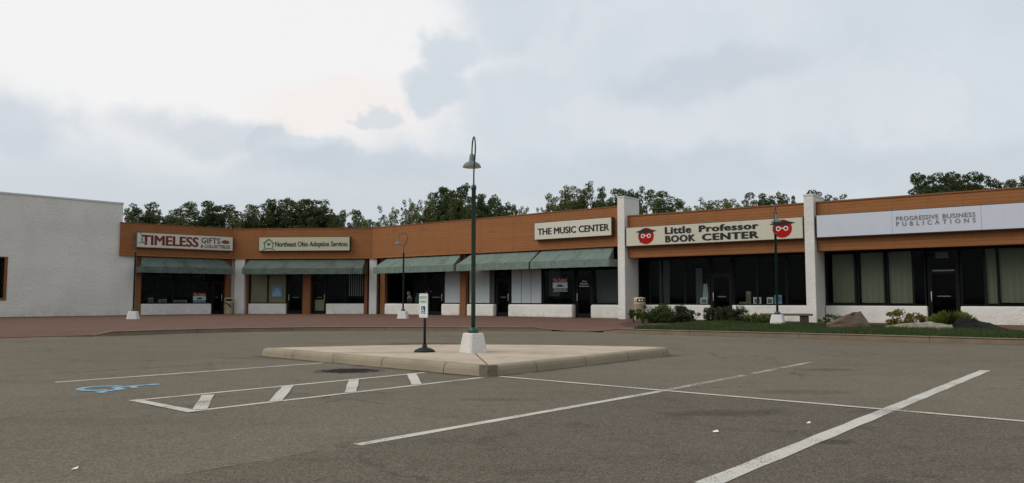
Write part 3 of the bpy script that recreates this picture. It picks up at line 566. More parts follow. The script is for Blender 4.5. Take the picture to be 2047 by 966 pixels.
# white building at the far left
def white_building():
    b = unit(FW, 'white_building', 'tall windowed white stucco building at the left edge of the photo')
    u0, u1, H = -9, 6.20, 6.83; wu0, wu1, wz0, wz1 = -2.4, .24, 1.03, 3.40
    mb = MB(); mb.box(u0, wu0, 0, .3, 0, H).box(wu1, u1, 0, .3, 0, H).box(wu0, wu1, 0, .3, 0, wz0).box(wu0, wu1, 0, .3, wz1, H)
    mb.box(u1-.3, u1, .3, 9, 0, H).box(u0, u0+.3, .3, 9, 0, H).box(u0+.3, u1-.3, 8.7, 9, 0, H); w = mb.build('wall', M['stucco'], b)
    MB().box(u0, u1+.03, -.04, .36, H, H+.10).box(u1-.33, u1+.03, .36, 9.05, H, H+.10).build('coping', M['coping'], b, bevel=.01)
    MB().box(u0+.3, u1-.3, .3, 8.7, H-.5, H-.4).build('roof', M['roof'], b)
    fr = MB(); fr.box(wu0, wu0+.13, -.03, .2, wz0, wz1).box(wu1-.13, wu1, -.03, .2, wz0, wz1).box(wu0+.13, wu1-.13, -.03, .2, wz0, wz0+.13).box(wu0+.13, wu1-.13, -.03, .2, wz1-.05, wz1)
    win = fr.build('window', M['orange'], b); MB().box(wu0+.1, wu1-.1, .1, .108, wz0+.1, wz1-.02).build('pane', M['glass'], win)
    interior(b, wu0-1, wu1+1, .35, 4)
white_building()

TA, AM = .41, .314        # mitre tangents at the two kinks of the arcade
# first shop
def shop_t():
    b = unit(FT, 'gift_shop', 'brown fascia shop beside the white building, with one dark green awning')
    fascia(b, [(0, 0), (LT, 0), (LT+TA*.3, .3), (0, .3)], 3.72, 5.68)
    MB().prism([(-.03, -.03), (LT, -.03), (LT+TA*.36, .36), (-.03, .36)], 5.68, 5.73).build('roof_edge', M['orange'], b)
    MB().prism([(.02, .3), (LT+TA*.3, .3), (LT+TA*.72, .72), (.02, .72)], 3.74, 3.80).build('soffit', M['ceilingdark'], b)
    MB().prism([(1.05, .3), (LT+TA*.3, .3), (LT+TA*10, 10), (1.05, 10)], 5.2, 5.3).build('roof', M['roof'], b)
    MB().box(.97, 1.2, .75, 10, 0, 5.19).box(1.2, 9.5, 9.8, 10, 0, 5.19).build('wall', M['stucco'], b)
    MB().box(1.2, 7.05, .55, .72, 3.16, 3.735).build('header', M['black'], b)
    post(b, .98, 1.34, .32, .75); post(b, 6.5, 6.88, .32, .75)
    MB().box(6.89, 7.46, .42, .54, .1, 3.72).build('wall_panel', M['knee'], b)
    MB().prism([(.13, .166), (1.0, .298), (1.0, .36), (.10, .30)], .1, 3.735).build('wall_panel', M['stucco'], b)
    knee(b, 1.36, 5.64, .36, .72)
    window(b, 1.36, 5.6, .8, 3.15, .6, (2.19, 3.29, 4.46), (2.37,), label='four pane shop window with a transom bar, under the awning')
    door(b, 5.66, 6.46, .62, 3.15)
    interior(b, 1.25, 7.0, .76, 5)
    MB().box(1.4, 5.6, .78, 1.5, .70, .745).build('window_shelf', M['inside'], b)
shop_t()
def shop_a():
    b = unit(FA, 'office_shop', 'brown fascia shop unit at the back of the arcade, facing the camera, with two doors')
    fascia(b, [(0, 0), (LA, 0), (LA+AM*.3, .3), (-TA*.3, .3)], 3.72, 5.68)
    MB().prism([(0, -.03), (LA, -.03), (LA+AM*.36, .36), (-TA*.36, .36)], 5.68, 5.73).build('roof_edge', M['orange'], b)
    MB().prism([(-TA*.3, .3), (LA+AM*.3, .3), (LA+AM*.72, .72), (-TA*.72, .72)], 3.74, 3.80).build('soffit', M['ceilingdark'], b)
    MB().prism([(-TA*.3, .3), (LA+AM*.3, .3), (LA+AM*10, 10), (-TA*10, 10)], 5.2, 5.3).build('roof', M['roof'], b)
    MB().box(-3.5, 12, 9.8, 10, 0, 5.19).build('wall', M['stucco'], b)
    for u0, u1 in ((.18, .84), (9.17, 9.66)): MB().box(u0, u1, .1, .8, .1, 3.72).build('pillar', M['stucco'], b, bevel=.02)
    MB().box(.85, 9.16, .55, .72, 3.16, 3.735).build('header', M['black'], b)
    post(b, .86, .98, .4, .75); post(b, 4.69, 5.2, .32, .75); post(b, 8.78, 8.98, .4, .75); MB().box(8.99, 9.16, .6, .72, .1, 3.72).build('wall_panel', M['black'], b)
    knee(b, 1.0, 3.55, .42, .74); knee(b, 6.23, 8.76, .42, .74)
    window(b, 1.0, 3.53, .8, 3.15, .6, (2.24,), label='two pane window backed with tan paper, a reflected building painted into its colour'); window(b, 6.25, 8.76, .8, 3.15, .6, (7.5,))
    door(b, 3.58, 4.66, .62, 3.15, -1); door(b, 5.26, 6.2, .62, 3.15, 1)
    panel(b, 'paper_and_reflection', 'tan', 1.06, 2.2, .86, 2.98, .66); panel(b, 'paper_and_reflection', 'tan', 2.28, 3.48, .86, 3.05, .66)  # tan paper with the reflected building opposite put into its colour
    interior(b, .9, 9.1, .78, 5)
    for k in range(7): panel(b, 'blind_slat', 'blindm', 7.66+k*.145, 7.66+k*.145+.06, 1.3, 2.75, .72+.004*k, .004)
    panel(b, 'door_panel', 'tan', 5.42, 6.06, .32, 1.05, .655, .01, 'tan lower panel of the right-hand door')
shop_a()
def shop_m():
    b = unit(FM, 'arcade_building', 'long brown fascia building with three green awnings and three doors, behind the island lamp')
    fascia(b, [(0, 0), (LM-.02, 0), (LM-.02, .3), (-AM*.3, .3)], 3.72, 5.68)
    MB().prism([(0, -.03), (LM-.02, -.03), (LM-.02, .36), (-AM*.36, .36)], 5.68, 5.73).build('roof_edge', M['orange'], b)
    MB().prism([(-AM*.3, .3), (LM-.02, .3), (LM-.02, .72), (-AM*.72, .72)], 3.74, 3.80).build('soffit', M['ceilingdark'], b)
    MB().prism([(-AM*.3, .3), (LM+.3, .3), (LM+.3, 10), (-AM*10, 10)], 5.2, 5.3).build('roof', M['roof'], b)
    MB().box(-2.5, LM+.3, 9.8, 10, 0, 5.19).build('wall', M['stucco'], b)
    MB().box(.3, 18.6, .55, .72, 3.16, 3.735).build('header', M['black'], b)
    post(b, .36, .80, .38, .78); post(b, 7.46, 7.92, .32, .75)
    for u0, u1 in ((.86, 4.4), (5.93, 7.44), (8.0, 10.08), (11.13, 15.5), (16.62, 18.5)): knee(b, u0, u1, .30, .74, .81, .09)
    window(b, .84, 4.5, .81, 3.15, .6, (2.4,)); door(b, 4.55, 5.9, .62, 3.15, 1); window(b, 5.93, 7.44, .81, 3.15, .6)
    window(b, 7.94, 9.98, .81, 3.15, .6); door(b, 10.05, 11.1, .62, 3.15, 1); window(b, 11.14, 13.34, .81, 3.15, .6); window(b, 13.4, 15.48, .81, 3.15, .6); door(b, 15.54, 16.6, .62, 3.15, -1, push=False); window(b, 16.64, 18.5, .81, 3.15, .6)
    panel(b, 'window_board', 'board', 6.0, 7.38, .88, 3.09, .575); panel(b, 'window_board', 'board', 8.0, 9.55, .88, 3.09, .575); panel(b, 'window_board', 'darkboard', 9.57, 9.92, .88, 3.09, .58, .015)
    for k, (a, c) in enumerate(((11.2, 11.88), (11.91, 12.55), (12.58, 13.28))): panel(b, 'window_board', 'board', a, c, .88, 3.08, .572+.003*k)
    panel(b, 'window_board', 'darkboard', 13.46, 14.2, 1.25, 2.75, 1.0, .03); panel(b, 'window_board', 'darkboard', 16.7, 18.4, .9, 2.6, .75, .02, 'dark grey board inside the right-hand window')
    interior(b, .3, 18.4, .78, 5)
    MB().box(.9, 4.4, .80, 1.5, .74, .80).build('window_shelf', M['inside'], b)
    for k, (w, z) in enumerate(((.16, 1.98), (.25, 1.86), (.31, 1.74))): text('door_lettering', ('The', 'Music', 'Center')[k], 16.07-w, 16.07+w, z, z+.075, .60, M['whitecard'], b, .01)
shop_m()
def shop_r():
    b = unit(FR, 'book_shop_building', 'brown fascia building on the right between and beyond two tall white fins, without awnings')
    for (u0, u1) in ((-.04, 8.42), (8.86, 24)):
        fascia(b, [(u0, 0), (u1, 0), (u1, .3), (u0, .3)], 3.10, 5.12)
        MB().box(u0, u1, -.035, .36, 5.12, 5.18).build('roof_edge', M['orange'], b)
        MB().box(u0+.01, u1-.01, .3, 1.2, 3.12, 3.16).build('soffit', M['ceilingdark'], b)
    MB().box(-.1, 24, .32, 12, 4.75, 4.85).build('roof', M['roof'], b)
    MB().box(-.3, 24, 11.8, 12, 0, 4.74).box(-.45, -.12, 1.3, 11.8, 0, 4.74).build('wall', M['stucco'], b)
    for u0, u1, h in ((-.47, -.08, 6.05), (8.43, 8.83, 5.42)):
        p = MB().box(u0, u1, -.3, 1.25, .1, h).build('pillar', M['stucco'], b, bevel=.02); MB().box(u0-.02, u1+.02, -.32, 1.27, h, h+.07).build('cap', M['coping'], p)
    for u0, u1 in ((-.06, 3.68), (4.74, 8.41), (8.85, 12.73), (13.88, 24)): knee(b, u0, u1, .95, 1.25, .82, .04)
    window(b, -.06, 3.66, .82, 3.08, 1.1, (.55, 1.2, 2.4)); door(b, 3.7, 4.72, 1.12, 3.08, -1, label='dark glass door behind the rounded bushes'); window(b, 4.76, 8.41, .82, 3.08, 1.1, (5.9, 7.2))
    window(b, 8.86, 10.1, .82, 3.08, 1.1, fw=.09); window(b, 10.14, 11.22, .82, 3.08, 1.1, fw=.06); window(b, 11.26, 12.7, .82, 3.08, 1.1, (12.24,), fw=.05)
    door(b, 12.76, 13.86, 1.12, 3.08, -1, 'black door with a transom beside the grass tussock'); window(b, 13.9, 18.5, .82, 3.08, 1.1, (14.72, 15.14, 16.8)); window(b, 18.54, 24, .82, 3.08, 1.1, (20, 22))
    for u0, u1, z0 in ((9.12, 9.98, .95), (10.26, 11.14, .94), (11.34, 12.18, .93), (14.76, 15.1, .93), (15.2, 16.72, .96), (16.9, 18.4, .95)): curtain(b, u0, u1, z0, 3.04, 1.2, wave=.014, per=.22)
    panel(b, 'notice', 'greycard', 13.05, 13.5, 2.72, 2.95, 1.22, .01); MB().box(12.95, 13.7, 1.06, 1.09, 2.2, 2.25).build('door_closer', M['cabinetpale'], b)
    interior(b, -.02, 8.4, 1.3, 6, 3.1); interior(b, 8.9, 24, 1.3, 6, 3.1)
    MB().box(0, 3.6, 1.35, 2.0, .74, .82).box(4.8, 8.35, 1.35, 2.0, .74, .82).build('window_shelf', M['inside'], b)
    panel(b, 'display_screen', 'greycard', .5, 1.05, .85, 3.0, 2.2, .05); panel(b, 'display_screen', 'greycard', 2.42, 2.75, .85, 2.6, 2.3, .05)
shop_r()

# ------------------------------------------------------------------ awnings
def awning(F, u0, u1, label, proj=.8, side=.30, ztop=3.70, zb=3.06, zv=2.69, hipL=True, hipR=True, m='awning'):
    r = thing('awning', label, 'awning', F.w(u0, 0, 0), F.rz, 'green striped awnings over the shop fronts'); L = u1-u0
    a, c = (side if hipL else .03), (L-side if hipR else L-.03); yt = .18
    y1 = -proj; n = 26; mb = MB()
    def sag(k): return .018*math.sin(k*1.9)+.012*math.sin(k*.7+u0)
    for k in range(n):
        t0, t1 = k/n, (k+1)/n; xa, xb = a+(c-a)*t0, a+(c-a)*t1; xl, xr = L*t0, L*t1
        ya = yt+(y1-yt)*.5
        za = (ztop+zb)/2-.025; P = lambda x0, x1: ((x0+x1)/2)
        mb.quad((P(xa, xl), ya, za+sag(k)), (P(xb, xr), ya, za+sag(k+1)), (xb, yt, ztop), (xa, yt, ztop))
        mb.quad((xl, y1, zb+sag(k)*.5), (xr, y1, zb+sag(k+1)*.5), (P(xb, xr), ya, za+sag(k+1)), (P(xa, xl), ya, za+sag(k)))
    for s, x0, x1 in ((1, 0, a), (-1, L, c)): mb.quad((x0, y1, zb), (x1, yt, ztop), (x1+(-.0 if s > 0 else 0), yt, zb-.02), (x0, yt, zb-.02))
    mb.build('canopy', M[m], r)
    v = MB(); nn = max(20, int(L/.23))
    for k in range(nn):
        t0, t1 = k/nn, (k+1)/nn; w = lambda t: .012*math.sin(t*L*9+u0)
        v.quad((L*t0, y1-.012+w(t0), zv+.008*math.sin(k*2.4)), (L*t1, y1-.012+w(t1), zv+.008*math.sin((k+1)*2.4)), (L*t1, y1-.006, zb+.012), (L*t0, y1-.006, zb+.012))
    for x in (0.004, L-.004): v.quad((x, y1, zv), (x, yt, zv), (x, yt, zb), (x, y1, zb))
    v.build('valance', M[m], r)
    f = MB(); f.tube([(.03, y1+.02, zb-.03), (L-.03, y1+.02, zb-.03)], .016, 6)
    for x in (.05, L/2, L-.05): f.tube([(x, y1+.02, zb-.03), (x, yt, zb-.03)], .014, 6)
    f.build('frame', M['coping'], r)
awning(FT, .98, 6.56, 'dirty green striped awning under the red TIMELESS sign', m='oldawning')
awning(FA, 1.05, 8.96, 'wide stained green awning over two doors at the back of the arcade', side=.08, m='oldawning')
awning(FM, 1.02, 8.0, 'green awning behind the lamp on the brick walk, just left of the island lamp pole')
awning(FM, 8.24, 13.5, 'middle green awning of three, crossed by the tall island lamp pole', hipR=False)
awning(FM, 13.6, 18.44, 'green awning under the MUSIC CENTER sign, ending at the tall white fin', hipL=False)

# ------------------------------------------------------------------ shop signs
def sign_root(F, u0, z0, label, name='shop_sign'): return thing(name, label, 'sign', F.w(u0, 0, 0), F.rz, 'box signs along the shop fascias')
def cabinet(r, L, z0, z1, t, face, cab, seams=()):
    MB().box(0, L, -t, -.003, z0, z1).build('cabinet', M[cab], r, bevel=.012)
    edges = [.035]+list(seams)+[L-.035]
    for a, b in zip(edges, edges[1:]): MB().box(a+.004, b-.004, -t-.012, -t+.002, z0+.04, z1-.035).build('sign_face', M[face], r)
def sign_t():
    u0 = .83; r = sign_root(FT, u0, 0, 'cream box sign lettered TIMELESS in dark red'); L = 5.87; y = -.30
    cabinet(r, L, 4.22, 5.15, .28, 'cream', 'cabinetpale', (2.95,))
    text('lettering', 'TIMELESS', .26, 3.66, 4.39, 5.01, y, M['red_ink'], r, .055); text('lettering', 'GIFTS', 3.83, 5.03, 4.66, 5.02, y, M['brown_ink'], r, .022); text('lettering', '& COLLECTIBLES', 3.80, 5.67, 4.37, 4.58, y, M['brown_ink'], r, .03)
    MB().plate(circ(5.37, 4.79, .255, .115), y-.004, y).build('emblem', M['red_ink'], r)
    text('lettering', 'est. gifts', 5.2, 5.54, 4.76, 4.82, y-.006, M['beige'], r)
sign_t()
def sign_a():
    u0 = 1.89; r = sign_root(FA, u0, 0, 'yellowed box sign with a teal house logo reading Northeast Ohio Adoption Services'); L = 6.08; y = -.27
    cabinet(r, L, 4.20, 5.14, .25, 'yellowish', 'cabinet', (3.0,))
    text('lettering', 'Northeast Ohio Adoption Services', 1.12, 6.0-.08, 4.40, 4.83, y, M['black_ink'], r, .026)
    mb = MB(); g = lambda pts: mb.plate(pts, y-.006, y)
    g([(.30, 4.72), (.68, 5.03), (.68, 4.95), (.36, 4.68)]); g([(.68, 5.03), (1.06, 4.72), (1.0, 4.68), (.68, 4.95)])
    g([(.38, 4.40), (.43, 4.40), (.43, 4.72), (.38, 4.68)]); g([(.93, 4.40), (.98, 4.40), (.98, 4.68), (.93, 4.72)])
    for k in range(8):
        a0, a1 = -1+k/4, -1+(k+1)/4; c = lambda a: 4.41-.10*a*a
        g([(.68+.40*a0, c(a0)-.05), (.68+.40*a1, c(a1)-.05), (.68+.40*a1, c(a1)), (.68+.40*a0, c(a0))])
    mb.plate([(.68+.115*(16*math.sin(t)**3)/16, 4.66+.115*(13*math.cos(t)-5*math.cos(2*t)-2*math.cos(3*t)-math.cos(4*t))/16) for t in [2*math.pi*k/28 for k in range(28)]][::-1], y-.006, y)
    mb.build('emblem', M['teal_ink'], r)
sign_a()
def sign_m():
    u0 = 13.45; r = sign_root(FM, u0, 0, 'cream box sign with black capitals THE MUSIC CENTER'); L = 4.87; y = -.29
    cabinet(r, L, 4.23, 5.18, .27, 'cream', 'cabinet', (2.3,)); text('lettering', 'THE MUSIC CENTER', .25, 4.72, 4.50, 4.85, y, M['black_ink'], r, .05)
sign_m()
def sign_b():
    u0 = -.02; r = sign_root(FR, u0, 0, 'long beige box sign with two red round emblems, lettered BOOK CENTER'); L = 8.42; y = -.31
    cabinet(r, L, 3.62, 4.57, .29, 'beige', 'cabinet', (2.9, 5.7))
    for body, a, c, z0, z1 in (('Little', 2.07, 3.40, 4.13, 4.47), ('Professor', 3.76, 6.52, 4.14, 4.45), ('BOOK', 2.09, 3.59, 3.74, 4.06), ('CENTER', 3.90, 6.52, 3.74, 4.06)):
        text('lettering', body, a, c, z0, z1, y, M['black_ink'], r, .085, 1.12)
    for cx in (1.09, 7.53):
        e = MB().plate(circ(cx, 4.10, .41, .39), y-.004, y).build('emblem', M['red'], r)
        h = MB(); h.plate([(cx-.55, 4.31), (cx-.2, 4.245), (cx+.2, 4.245), (cx+.56, 4.33), (cx+.22, 4.41), (cx, 4.44), (cx-.22, 4.40)], y-.010, y-.005); h.plate([(cx-.26, 4.27), (cx+.26, 4.27), (cx+.28, 4.35), (cx-.28, 4.35)], y-.009, y-.0055); h.plate([(cx-.32, 3.78), (cx-.29, 3.78), (cx-.29, 4.31), (cx-.32, 4.31)], y-.012, y-.0105)
        h.build('cap', M['black_ink'], e)
        g = MB(); ring(g, cx-.16, 4.10, .065, .10, y-.011, y-.005, 18); ring(g, cx+.16, 4.10, .065, .10, y-.011, y-.005, 18); g.plate([(cx-.07, 4.10), (cx+.07, 4.10), (cx+.07, 4.13), (cx-.07, 4.13)], y-.011, y-.005); g.build('spectacles', M['white'], e)
sign_b()
def sign_p():
    u0 = 8.90; r = sign_root(FR, u0, 0, 'long plain grey white box sign with small grey lettering PROGRESSIVE BUSINESS PUBLICATIONS'); L = 15; y = -.29
    cabinet(r, L, 3.62, 4.60, .27, 'greywhite', 'cabinet', (2.9, 5.92, 8.95, 12))
    text('lettering', 'PROGRESSIVE', 3.05, 4.52, 4.16, 4.33, y, M['grey_ink'], r, .03, 1.1); text('lettering', 'BUSINESS', 4.66, 5.74, 4.16, 4.33, y, M['grey_ink'], r, .03, 1.1); text('lettering', 'PUBLICATIONS', 3.04, 5.74, 3.95, 4.12, y, M['grey_ink'], r, .03, 1.9)
sign_p()

# ------------------------------------------------------------------ lamps
def lamp():
    r = thing('street_lamp', 'x', 'street lamp', (0, 0, 0), 0, 'green gooseneck lamps on white blocks')
    def frus(z, h, c): return [(h-c, -h, z), (h, -h+c, z), (h, h-c, z), (h-c, h, z), (-h+c, h, z), (-h, h-c, z), (-h, -h+c, z), (-h+c, -h, z)]
    mb = MB(); a = frus(0, .25, .035); b = frus(.36, .185, .035); b2 = frus(.375, .172, .03); mb.v = a+b+b2
    for k in range(8): j = (k+1) % 8; mb.f += [(k, j, 8+j, 8+k), (8+k, 8+j, 16+j, 16+k)]; mb.mi += [0, 0]
    mb.f += [tuple(reversed(range(8))), tuple(range(16, 24))]; mb.mi += [0, 0]
    mb.build('base_block', M['whiteblock'], r)
    MB().lathe([(.10, .374), (.105, .40), (.10, .44), (.075, .475), (.05, .49)], 18).build('flange', M['green'], r, smooth=True)
    MB().lathe([(.043, .48), (.043, 3.22), (.052, 3.225), (.052, 3.30), (.022, 3.325)], 16).build('pole', M['green'], r, smooth=True)
    ctl = [(0, 3.30), (0, 3.45), (-.005, 3.58), (-.05, 3.70), (-.13, 3.83), (-.19, 3.96), (-.195, 4.09), (-.14, 4.21), (-.04, 4.285), (.07, 4.295), (.18, 4.24), (.25, 4.14), (.28, 4.02), (.28, 3.94)]
    MB().tube([(x, 0, z) for x, z in ctl], .015, 8).build('arm', M['green'], r, smooth=True)
    mb = MB(); mb.lathe([(.028, 4.0), (.045, 3.975), (.055, 3.88), (.058, 3.845), (.10, 3.825), (.155, 3.79), (.178, 3.745), (.19, 3.725), (.186, 3.722), (.17, 3.742), (.145, 3.78), (.09, 3.812), (.04, 3.83)], 24, (.28, 0, 0), False)
    s = mb.build('shade', [M['shade'], M['shadein']], r, smooth=True)
    for p in s.data.polygons:
        if p.index >= 24*7: p.material_index = 1
    MB().ball((.28, 0, 3.785), (.045, .045, .06), 10).build('bulb', M['shadein'], s, smooth=True)
    return r
L0 = lamp(); L0.location = (-5.45, 38.95, GZ); L0.rotation_euler = (0, 0, R_(172)); L0['label'] = 'green gooseneck lamp on the brick walk behind the parking sign, arm bent left'
dup(L0, (-18.46, 37.95, GZ), R_(8), 'green gooseneck lamp leftmost of all, in front of the white building corner')
dup(L0, (9.80, 28.75, .14), R_(62), 'green gooseneck lamp on the lawn beside the stone bench', scale=(1.03, 1.03, 1.03))
LC = dup(L0, (-.70, 14.08, .147), R_(101), 'tall green gooseneck lamp on a pebbled white block in the concrete island', scale=(.93, .93, .915))
for c in LC.children:
    if c.name.startswith('base_block'):
        c.data = c.data.copy(); c.data.materials[0] = M['block']; c.scale = (.84, .84, 1.0); c.rotation_euler = (0, 0, R_(-101+38)); c['label'] = 'pebbled white concrete block with a chipped top edge'
chip = MB(); chip.plate([(-.035, .36), (-.05, .31), (-.01, .27), (.03, .30), (.045, .355)], -.003, .003)
for c in LC.children:
    if c.name.startswith('base_block'):
        o = chip.build('chipped_patch', M['stone'], c); o.rotation_euler = (R_(-10), 0, 0); o.location = (.06, -.25+.012, 0)

# ------------------------------------------------------------------ accessible parking sign
def parking_sign():
    r = thing('parking_sign', 'small white RESERVED PARKING sign with a blue wheelchair panel on a black portable base', 'sign', (-1.58, 14.12, .147), R_(-52))
    MB().lathe([(.19, 0), (.19, .018), (.16, .045), (.10, .07), (.045, .085), (.042, .13), (.03, .135)], 26).build('base', M['rubber'], r, smooth=True)
    MB().lathe([(.024, .12), (.024, 1.02)], 10).build('post', M['rust'], r, smooth=True)
    h = .152; z0, z1, c = .615, 1.055, .035; pts = []
    for cx, cz, a in ((h-c, z0+c, -90), (h-c, z1-c, 0), (-h+c, z1-c, 90), (-h+c, z0+c, 180)): pts += [(cx+c*math.cos(R_(a+15*k)), cz+c*math.sin(R_(a+15*k))) for k in range(7)]
    p = MB().plate(pts, -.034, -.029).build('plate', M['plate'], r)
    y = -.0345
    bd = MB(); bd.box(-h+.025, h-.025, y-.001, y, z0+.012, z0+.016).box(-h+.025, h-.025, y-.001, y, z1-.016, z1-.012).box(-h+.012, -h+.016, y-.001, y, z0+.03, z1-.03).box(h-.016, h-.012, y-.001, y, z0+.03, z1-.03); bd.build('border', M['green_ink'], p)
    text('lettering', 'RESERVED', -.118, .118, .955, 1.005, y, M['green_ink'], p, .012, depth=.001); text('lettering', 'PARKING', -.105, .105, .880, .930, y, M['green_ink'], p, .012, depth=.001)
    q = MB().box(-.068, .068, y-.0012, y, .685, .825).build('symbol_panel', M['blue'], p)
    s = MB(); wheelchair(s, .115, .125, -.060, .692, y-.0026, y-.0014); s.build('symbol', M['white'], p)
    b = MB(); b.ball((0, y-.002, .655), .008, 8); b.ball((0, y-.002, 1.033), .008, 8); b.build('bolt', M['coping'], p)
parking_sign()

# ------------------------------------------------------------------ bins, bench
def trash_bin(loc, rz, label, strap, emblem):
    r = thing('trash_bin', label, 'trash bin', loc, rz, 'beige waste bins by the shop pillars'); R = .27
    MB().lathe([(R-.01, 0), (R, .02), (R, .74), (R+.012, .75), (R+.012, .79), (R, .80)], 28).build('body', M['bin'], r, smooth=True)
    MB().lathe([(R-.02, .795), (R-.005, .80), (R-.005, 1.0), (R-.03, 1.04), (R-.12, 1.055)], 28).build('lid', M['bin'], r, smooth=True)
    mb = MB()
    for k in range(10):
        a, b = R_(-90-42+k*8.4+20), R_(-90-42+(k+1)*8.4+20); q = R+.006; mb.quad((q*math.cos(a), q*math.sin(a), .83), (q*math.cos(b), q*math.sin(b), .83), (q*math.cos(b), q*math.sin(b), .99), (q*math.cos(a), q*math.sin(a), .99))
    fl = mb.build('flap', M['black_ink'], r)
    if emblem:
        mb = MB()
        for a0 in (-90+2, -90+30):
            a = R_(a0); q = R+.009; t = Vector((-math.sin(a), math.cos(a), 0)); c = Vector((q*math.cos(a), q*math.sin(a), .91)); i = len(mb.v); mb.v += [tuple(c+t*(.045*math.cos(w))+Vector((0, 0, .04*math.sin(w)))) for w in [2*math.pi*k/14 for k in range(14)]]; mb.f.append(tuple(range(i, i+14))); mb.mi.append(0)
        mb.build('emblem', M['white'], fl)
    if strap: 
        mb = MB(); mb.tube([((R+.02)*math.cos(R_(a)), (R+.02)*math.sin(R_(a)), z) for a, z in ((-180, .74), (-150, .75), (-120, .74), (-95, .70), (-70, .62), (-52, .52), (-42, .42))], [.03, .03, .03, .035, .04, .045, .02], 8); mb.build('dark_band', M['rubber'], r, smooth=True)  # dark curved band wrapped part way round the body
trash_bin(FA.w(.02, -.35, GZ), FA.rz+.1, 'beige round bin with black curved band at the pillar right of the TIMELESS shop', True, False)
trash_bin((6.0, 36.6, GZ), R_(-12), 'beige round bin with a black flap and white emblem beside the tall white fin', False, True)
def bench():
    r = thing('stone_bench', 'low grey stone bench behind the lawn lamp, in front of the book shop', 'bench', (10.98, 31.2, .137), R_(-20))
    MB().box(-1.0, 1.0, -.22, .22, .30, .385).build('seat', M['stone'], r, bevel=.02)
    for s in (-1, 1):
        x = s*.68; MB().prism([(x-.17, -.16), (x+.17, -.16), (x+.17, .16), (x-.17, .16)], 0, .298).build('leg', M['darkstone'], r, bevel=.02)
bench()

# ------------------------------------------------------------------ things behind the shop windows
def card(F, name, label, cat, m, u0, u1, z0, z1, y, group=None, d=.16, rz=0):
    r = thing(name, label, cat, F.w((u0+u1)/2, y, z0), F.rz+rz, group); w = (u1-u0)/2; h = z1-z0
    MB().box(-w, w, 0, d, 0, h).build('box', M[m], r, bevel=.006)
    MB().box(-w*.7, w*.7, -.004, -.001, h*.25, h*.8).build('front_label', M['greycard' if m != 'greycard' else 'whitecard'], r)
    return r
def lease(F, u0, u1, z0, z1, y, label):
    r = thing('lease_sign', label, 'sign', F.w(u0, y, 0), F.rz, 'For Lease signs in shop windows'); L = u1-u0; h = z1-z0
    MB().box(0, L, 0, .006, z0, z1).build('panel', M['white'], r); MB().box(0, L, -.003, -.0005, z1-h*.34, z1).build('red_band', M['red'], r)
    text('lettering', 'For Lease', L*.07, L*.93, z1-h*.30, z1-h*.05, -.004, M['white'], r, .01, depth=.002)
    MB().plate([(L*.2, z0+h*.34), (L*.8, z0+h*.34), (L*.7, z0+h*.42), (L*.58, z0+h*.50), (L*.4, z0+h*.50), (L*.3, z0+h*.42)], -.003, -.001).build('emblem', M['navy'], r)
    MB().box(0, L, -.003, -.0005, z0+h*.03, z0+h*.24).build('blue_band', M['navy'], r)
    text('lettering', '330-650-391', L*.06, L*.94, z0+h*.06, z0+h*.21, -.004, M['white'], r, .012, depth=.002)
lease(FT, 4.55, 5.36, .86, 1.52, .618, 'For Lease sign low in the window of the TIMELESS shop')
lease(FM, 14.02, 14.98, 1.50, 2.24, .618, 'For Lease sign in the window right of the white boards, under the third awning')
def poster():
    r = thing('window_poster', 'small blue grey picture poster on the tan backed window', 'poster', FA.w(2.52, .585, 0), FA.rz)
    MB().box(0, .68, 0, .006, 1.22, 2.0).build('paper', M['picture'], r)
    MB().plate([(.05, 1.28), (.63, 1.28), (.66, 1.5), (.5, 1.62), (.45, 1.8), (.3, 1.85), (.18, 1.66), (.03, 1.5)], -.003, -.001).build('print', M['bluebox'], r)
poster()
SH = .80
def plush(F, u, y, z, kind, label):
    r = thing('plush_toy', label, 'toy', F.w(u, y, z), F.rz, 'toys in the shop window')
    if kind == 0:
        MB().ball((0, 0, .28), (.18, .16, .28), 14).build('body', M['plush'], r, smooth=True); MB().ball((-.06, -.02, .66), (.13, .12, .15), 12).build('head', M['plush'], r, smooth=True); MB().ball((.05, -.13, .22), (.12, .08, .16), 10).build('belly', M['brownplush'], r, smooth=True)
    elif kind == 1: MB().ball((0, 0, .27), (.16, .15, .27), 14).build('body', M['teal'], r, smooth=True); MB().ball((0, 0, .6), (.1, .1, .1), 10).build('head', M['teal'], r, smooth=True)
    else: MB().lathe([(.13, 0), (.12, .3), (.09, .5), (.03, .72)], 14).build('body', M['plush'], r, smooth=True); MB().tube([(.08, 0, .48), (.25, -.02, .46), (.36, -.02, .5)], [.04, .04, .03], 8).build('arm', M['plush'], r, smooth=True)
plush(FM, 2.48, 1.0, SH, 0, 'white plush toy with a brown belly in the dark window behind the walk lamp'); plush(FM, 3.2, 1.0, SH, 1, 'round teal plush toy in the dark window between two white toys'); plush(FM, 4.1, 1.0, SH+.3, 2, 'white pointed toy with an outstretched arm above the parking sign')
G1 = 'small boxes in the book shop window'
card(FR, 'display_box', 'white card box at the foot of a grey display cone in the book shop window', 'box', 'whitecard', 3.0, 3.36, .82, 1.16, 1.45, G1)
card(FR, 'display_box', 'small teal box next to the book shop door, low', 'box', 'tealbox', 3.46, 3.64, .82, 1.04, 1.45, G1)
card(FR, 'display_box', 'yellow box in the window just right of the book shop door', 'box', 'yellowbox', 4.9, 5.24, .82, .96, 1.45, G1)
card(FR, 'display_box', 'tall tan box behind the yellow one in the book shop window', 'box', 'tan', 5.16, 5.36, .82, 1.45, 1.65, G1)
card(FR, 'framed_picture', 'white framed picture with a dark centre in the book shop window', 'picture', 'whitecard', 5.58, 5.94, .82, 1.18, 1.4, G1, .03)
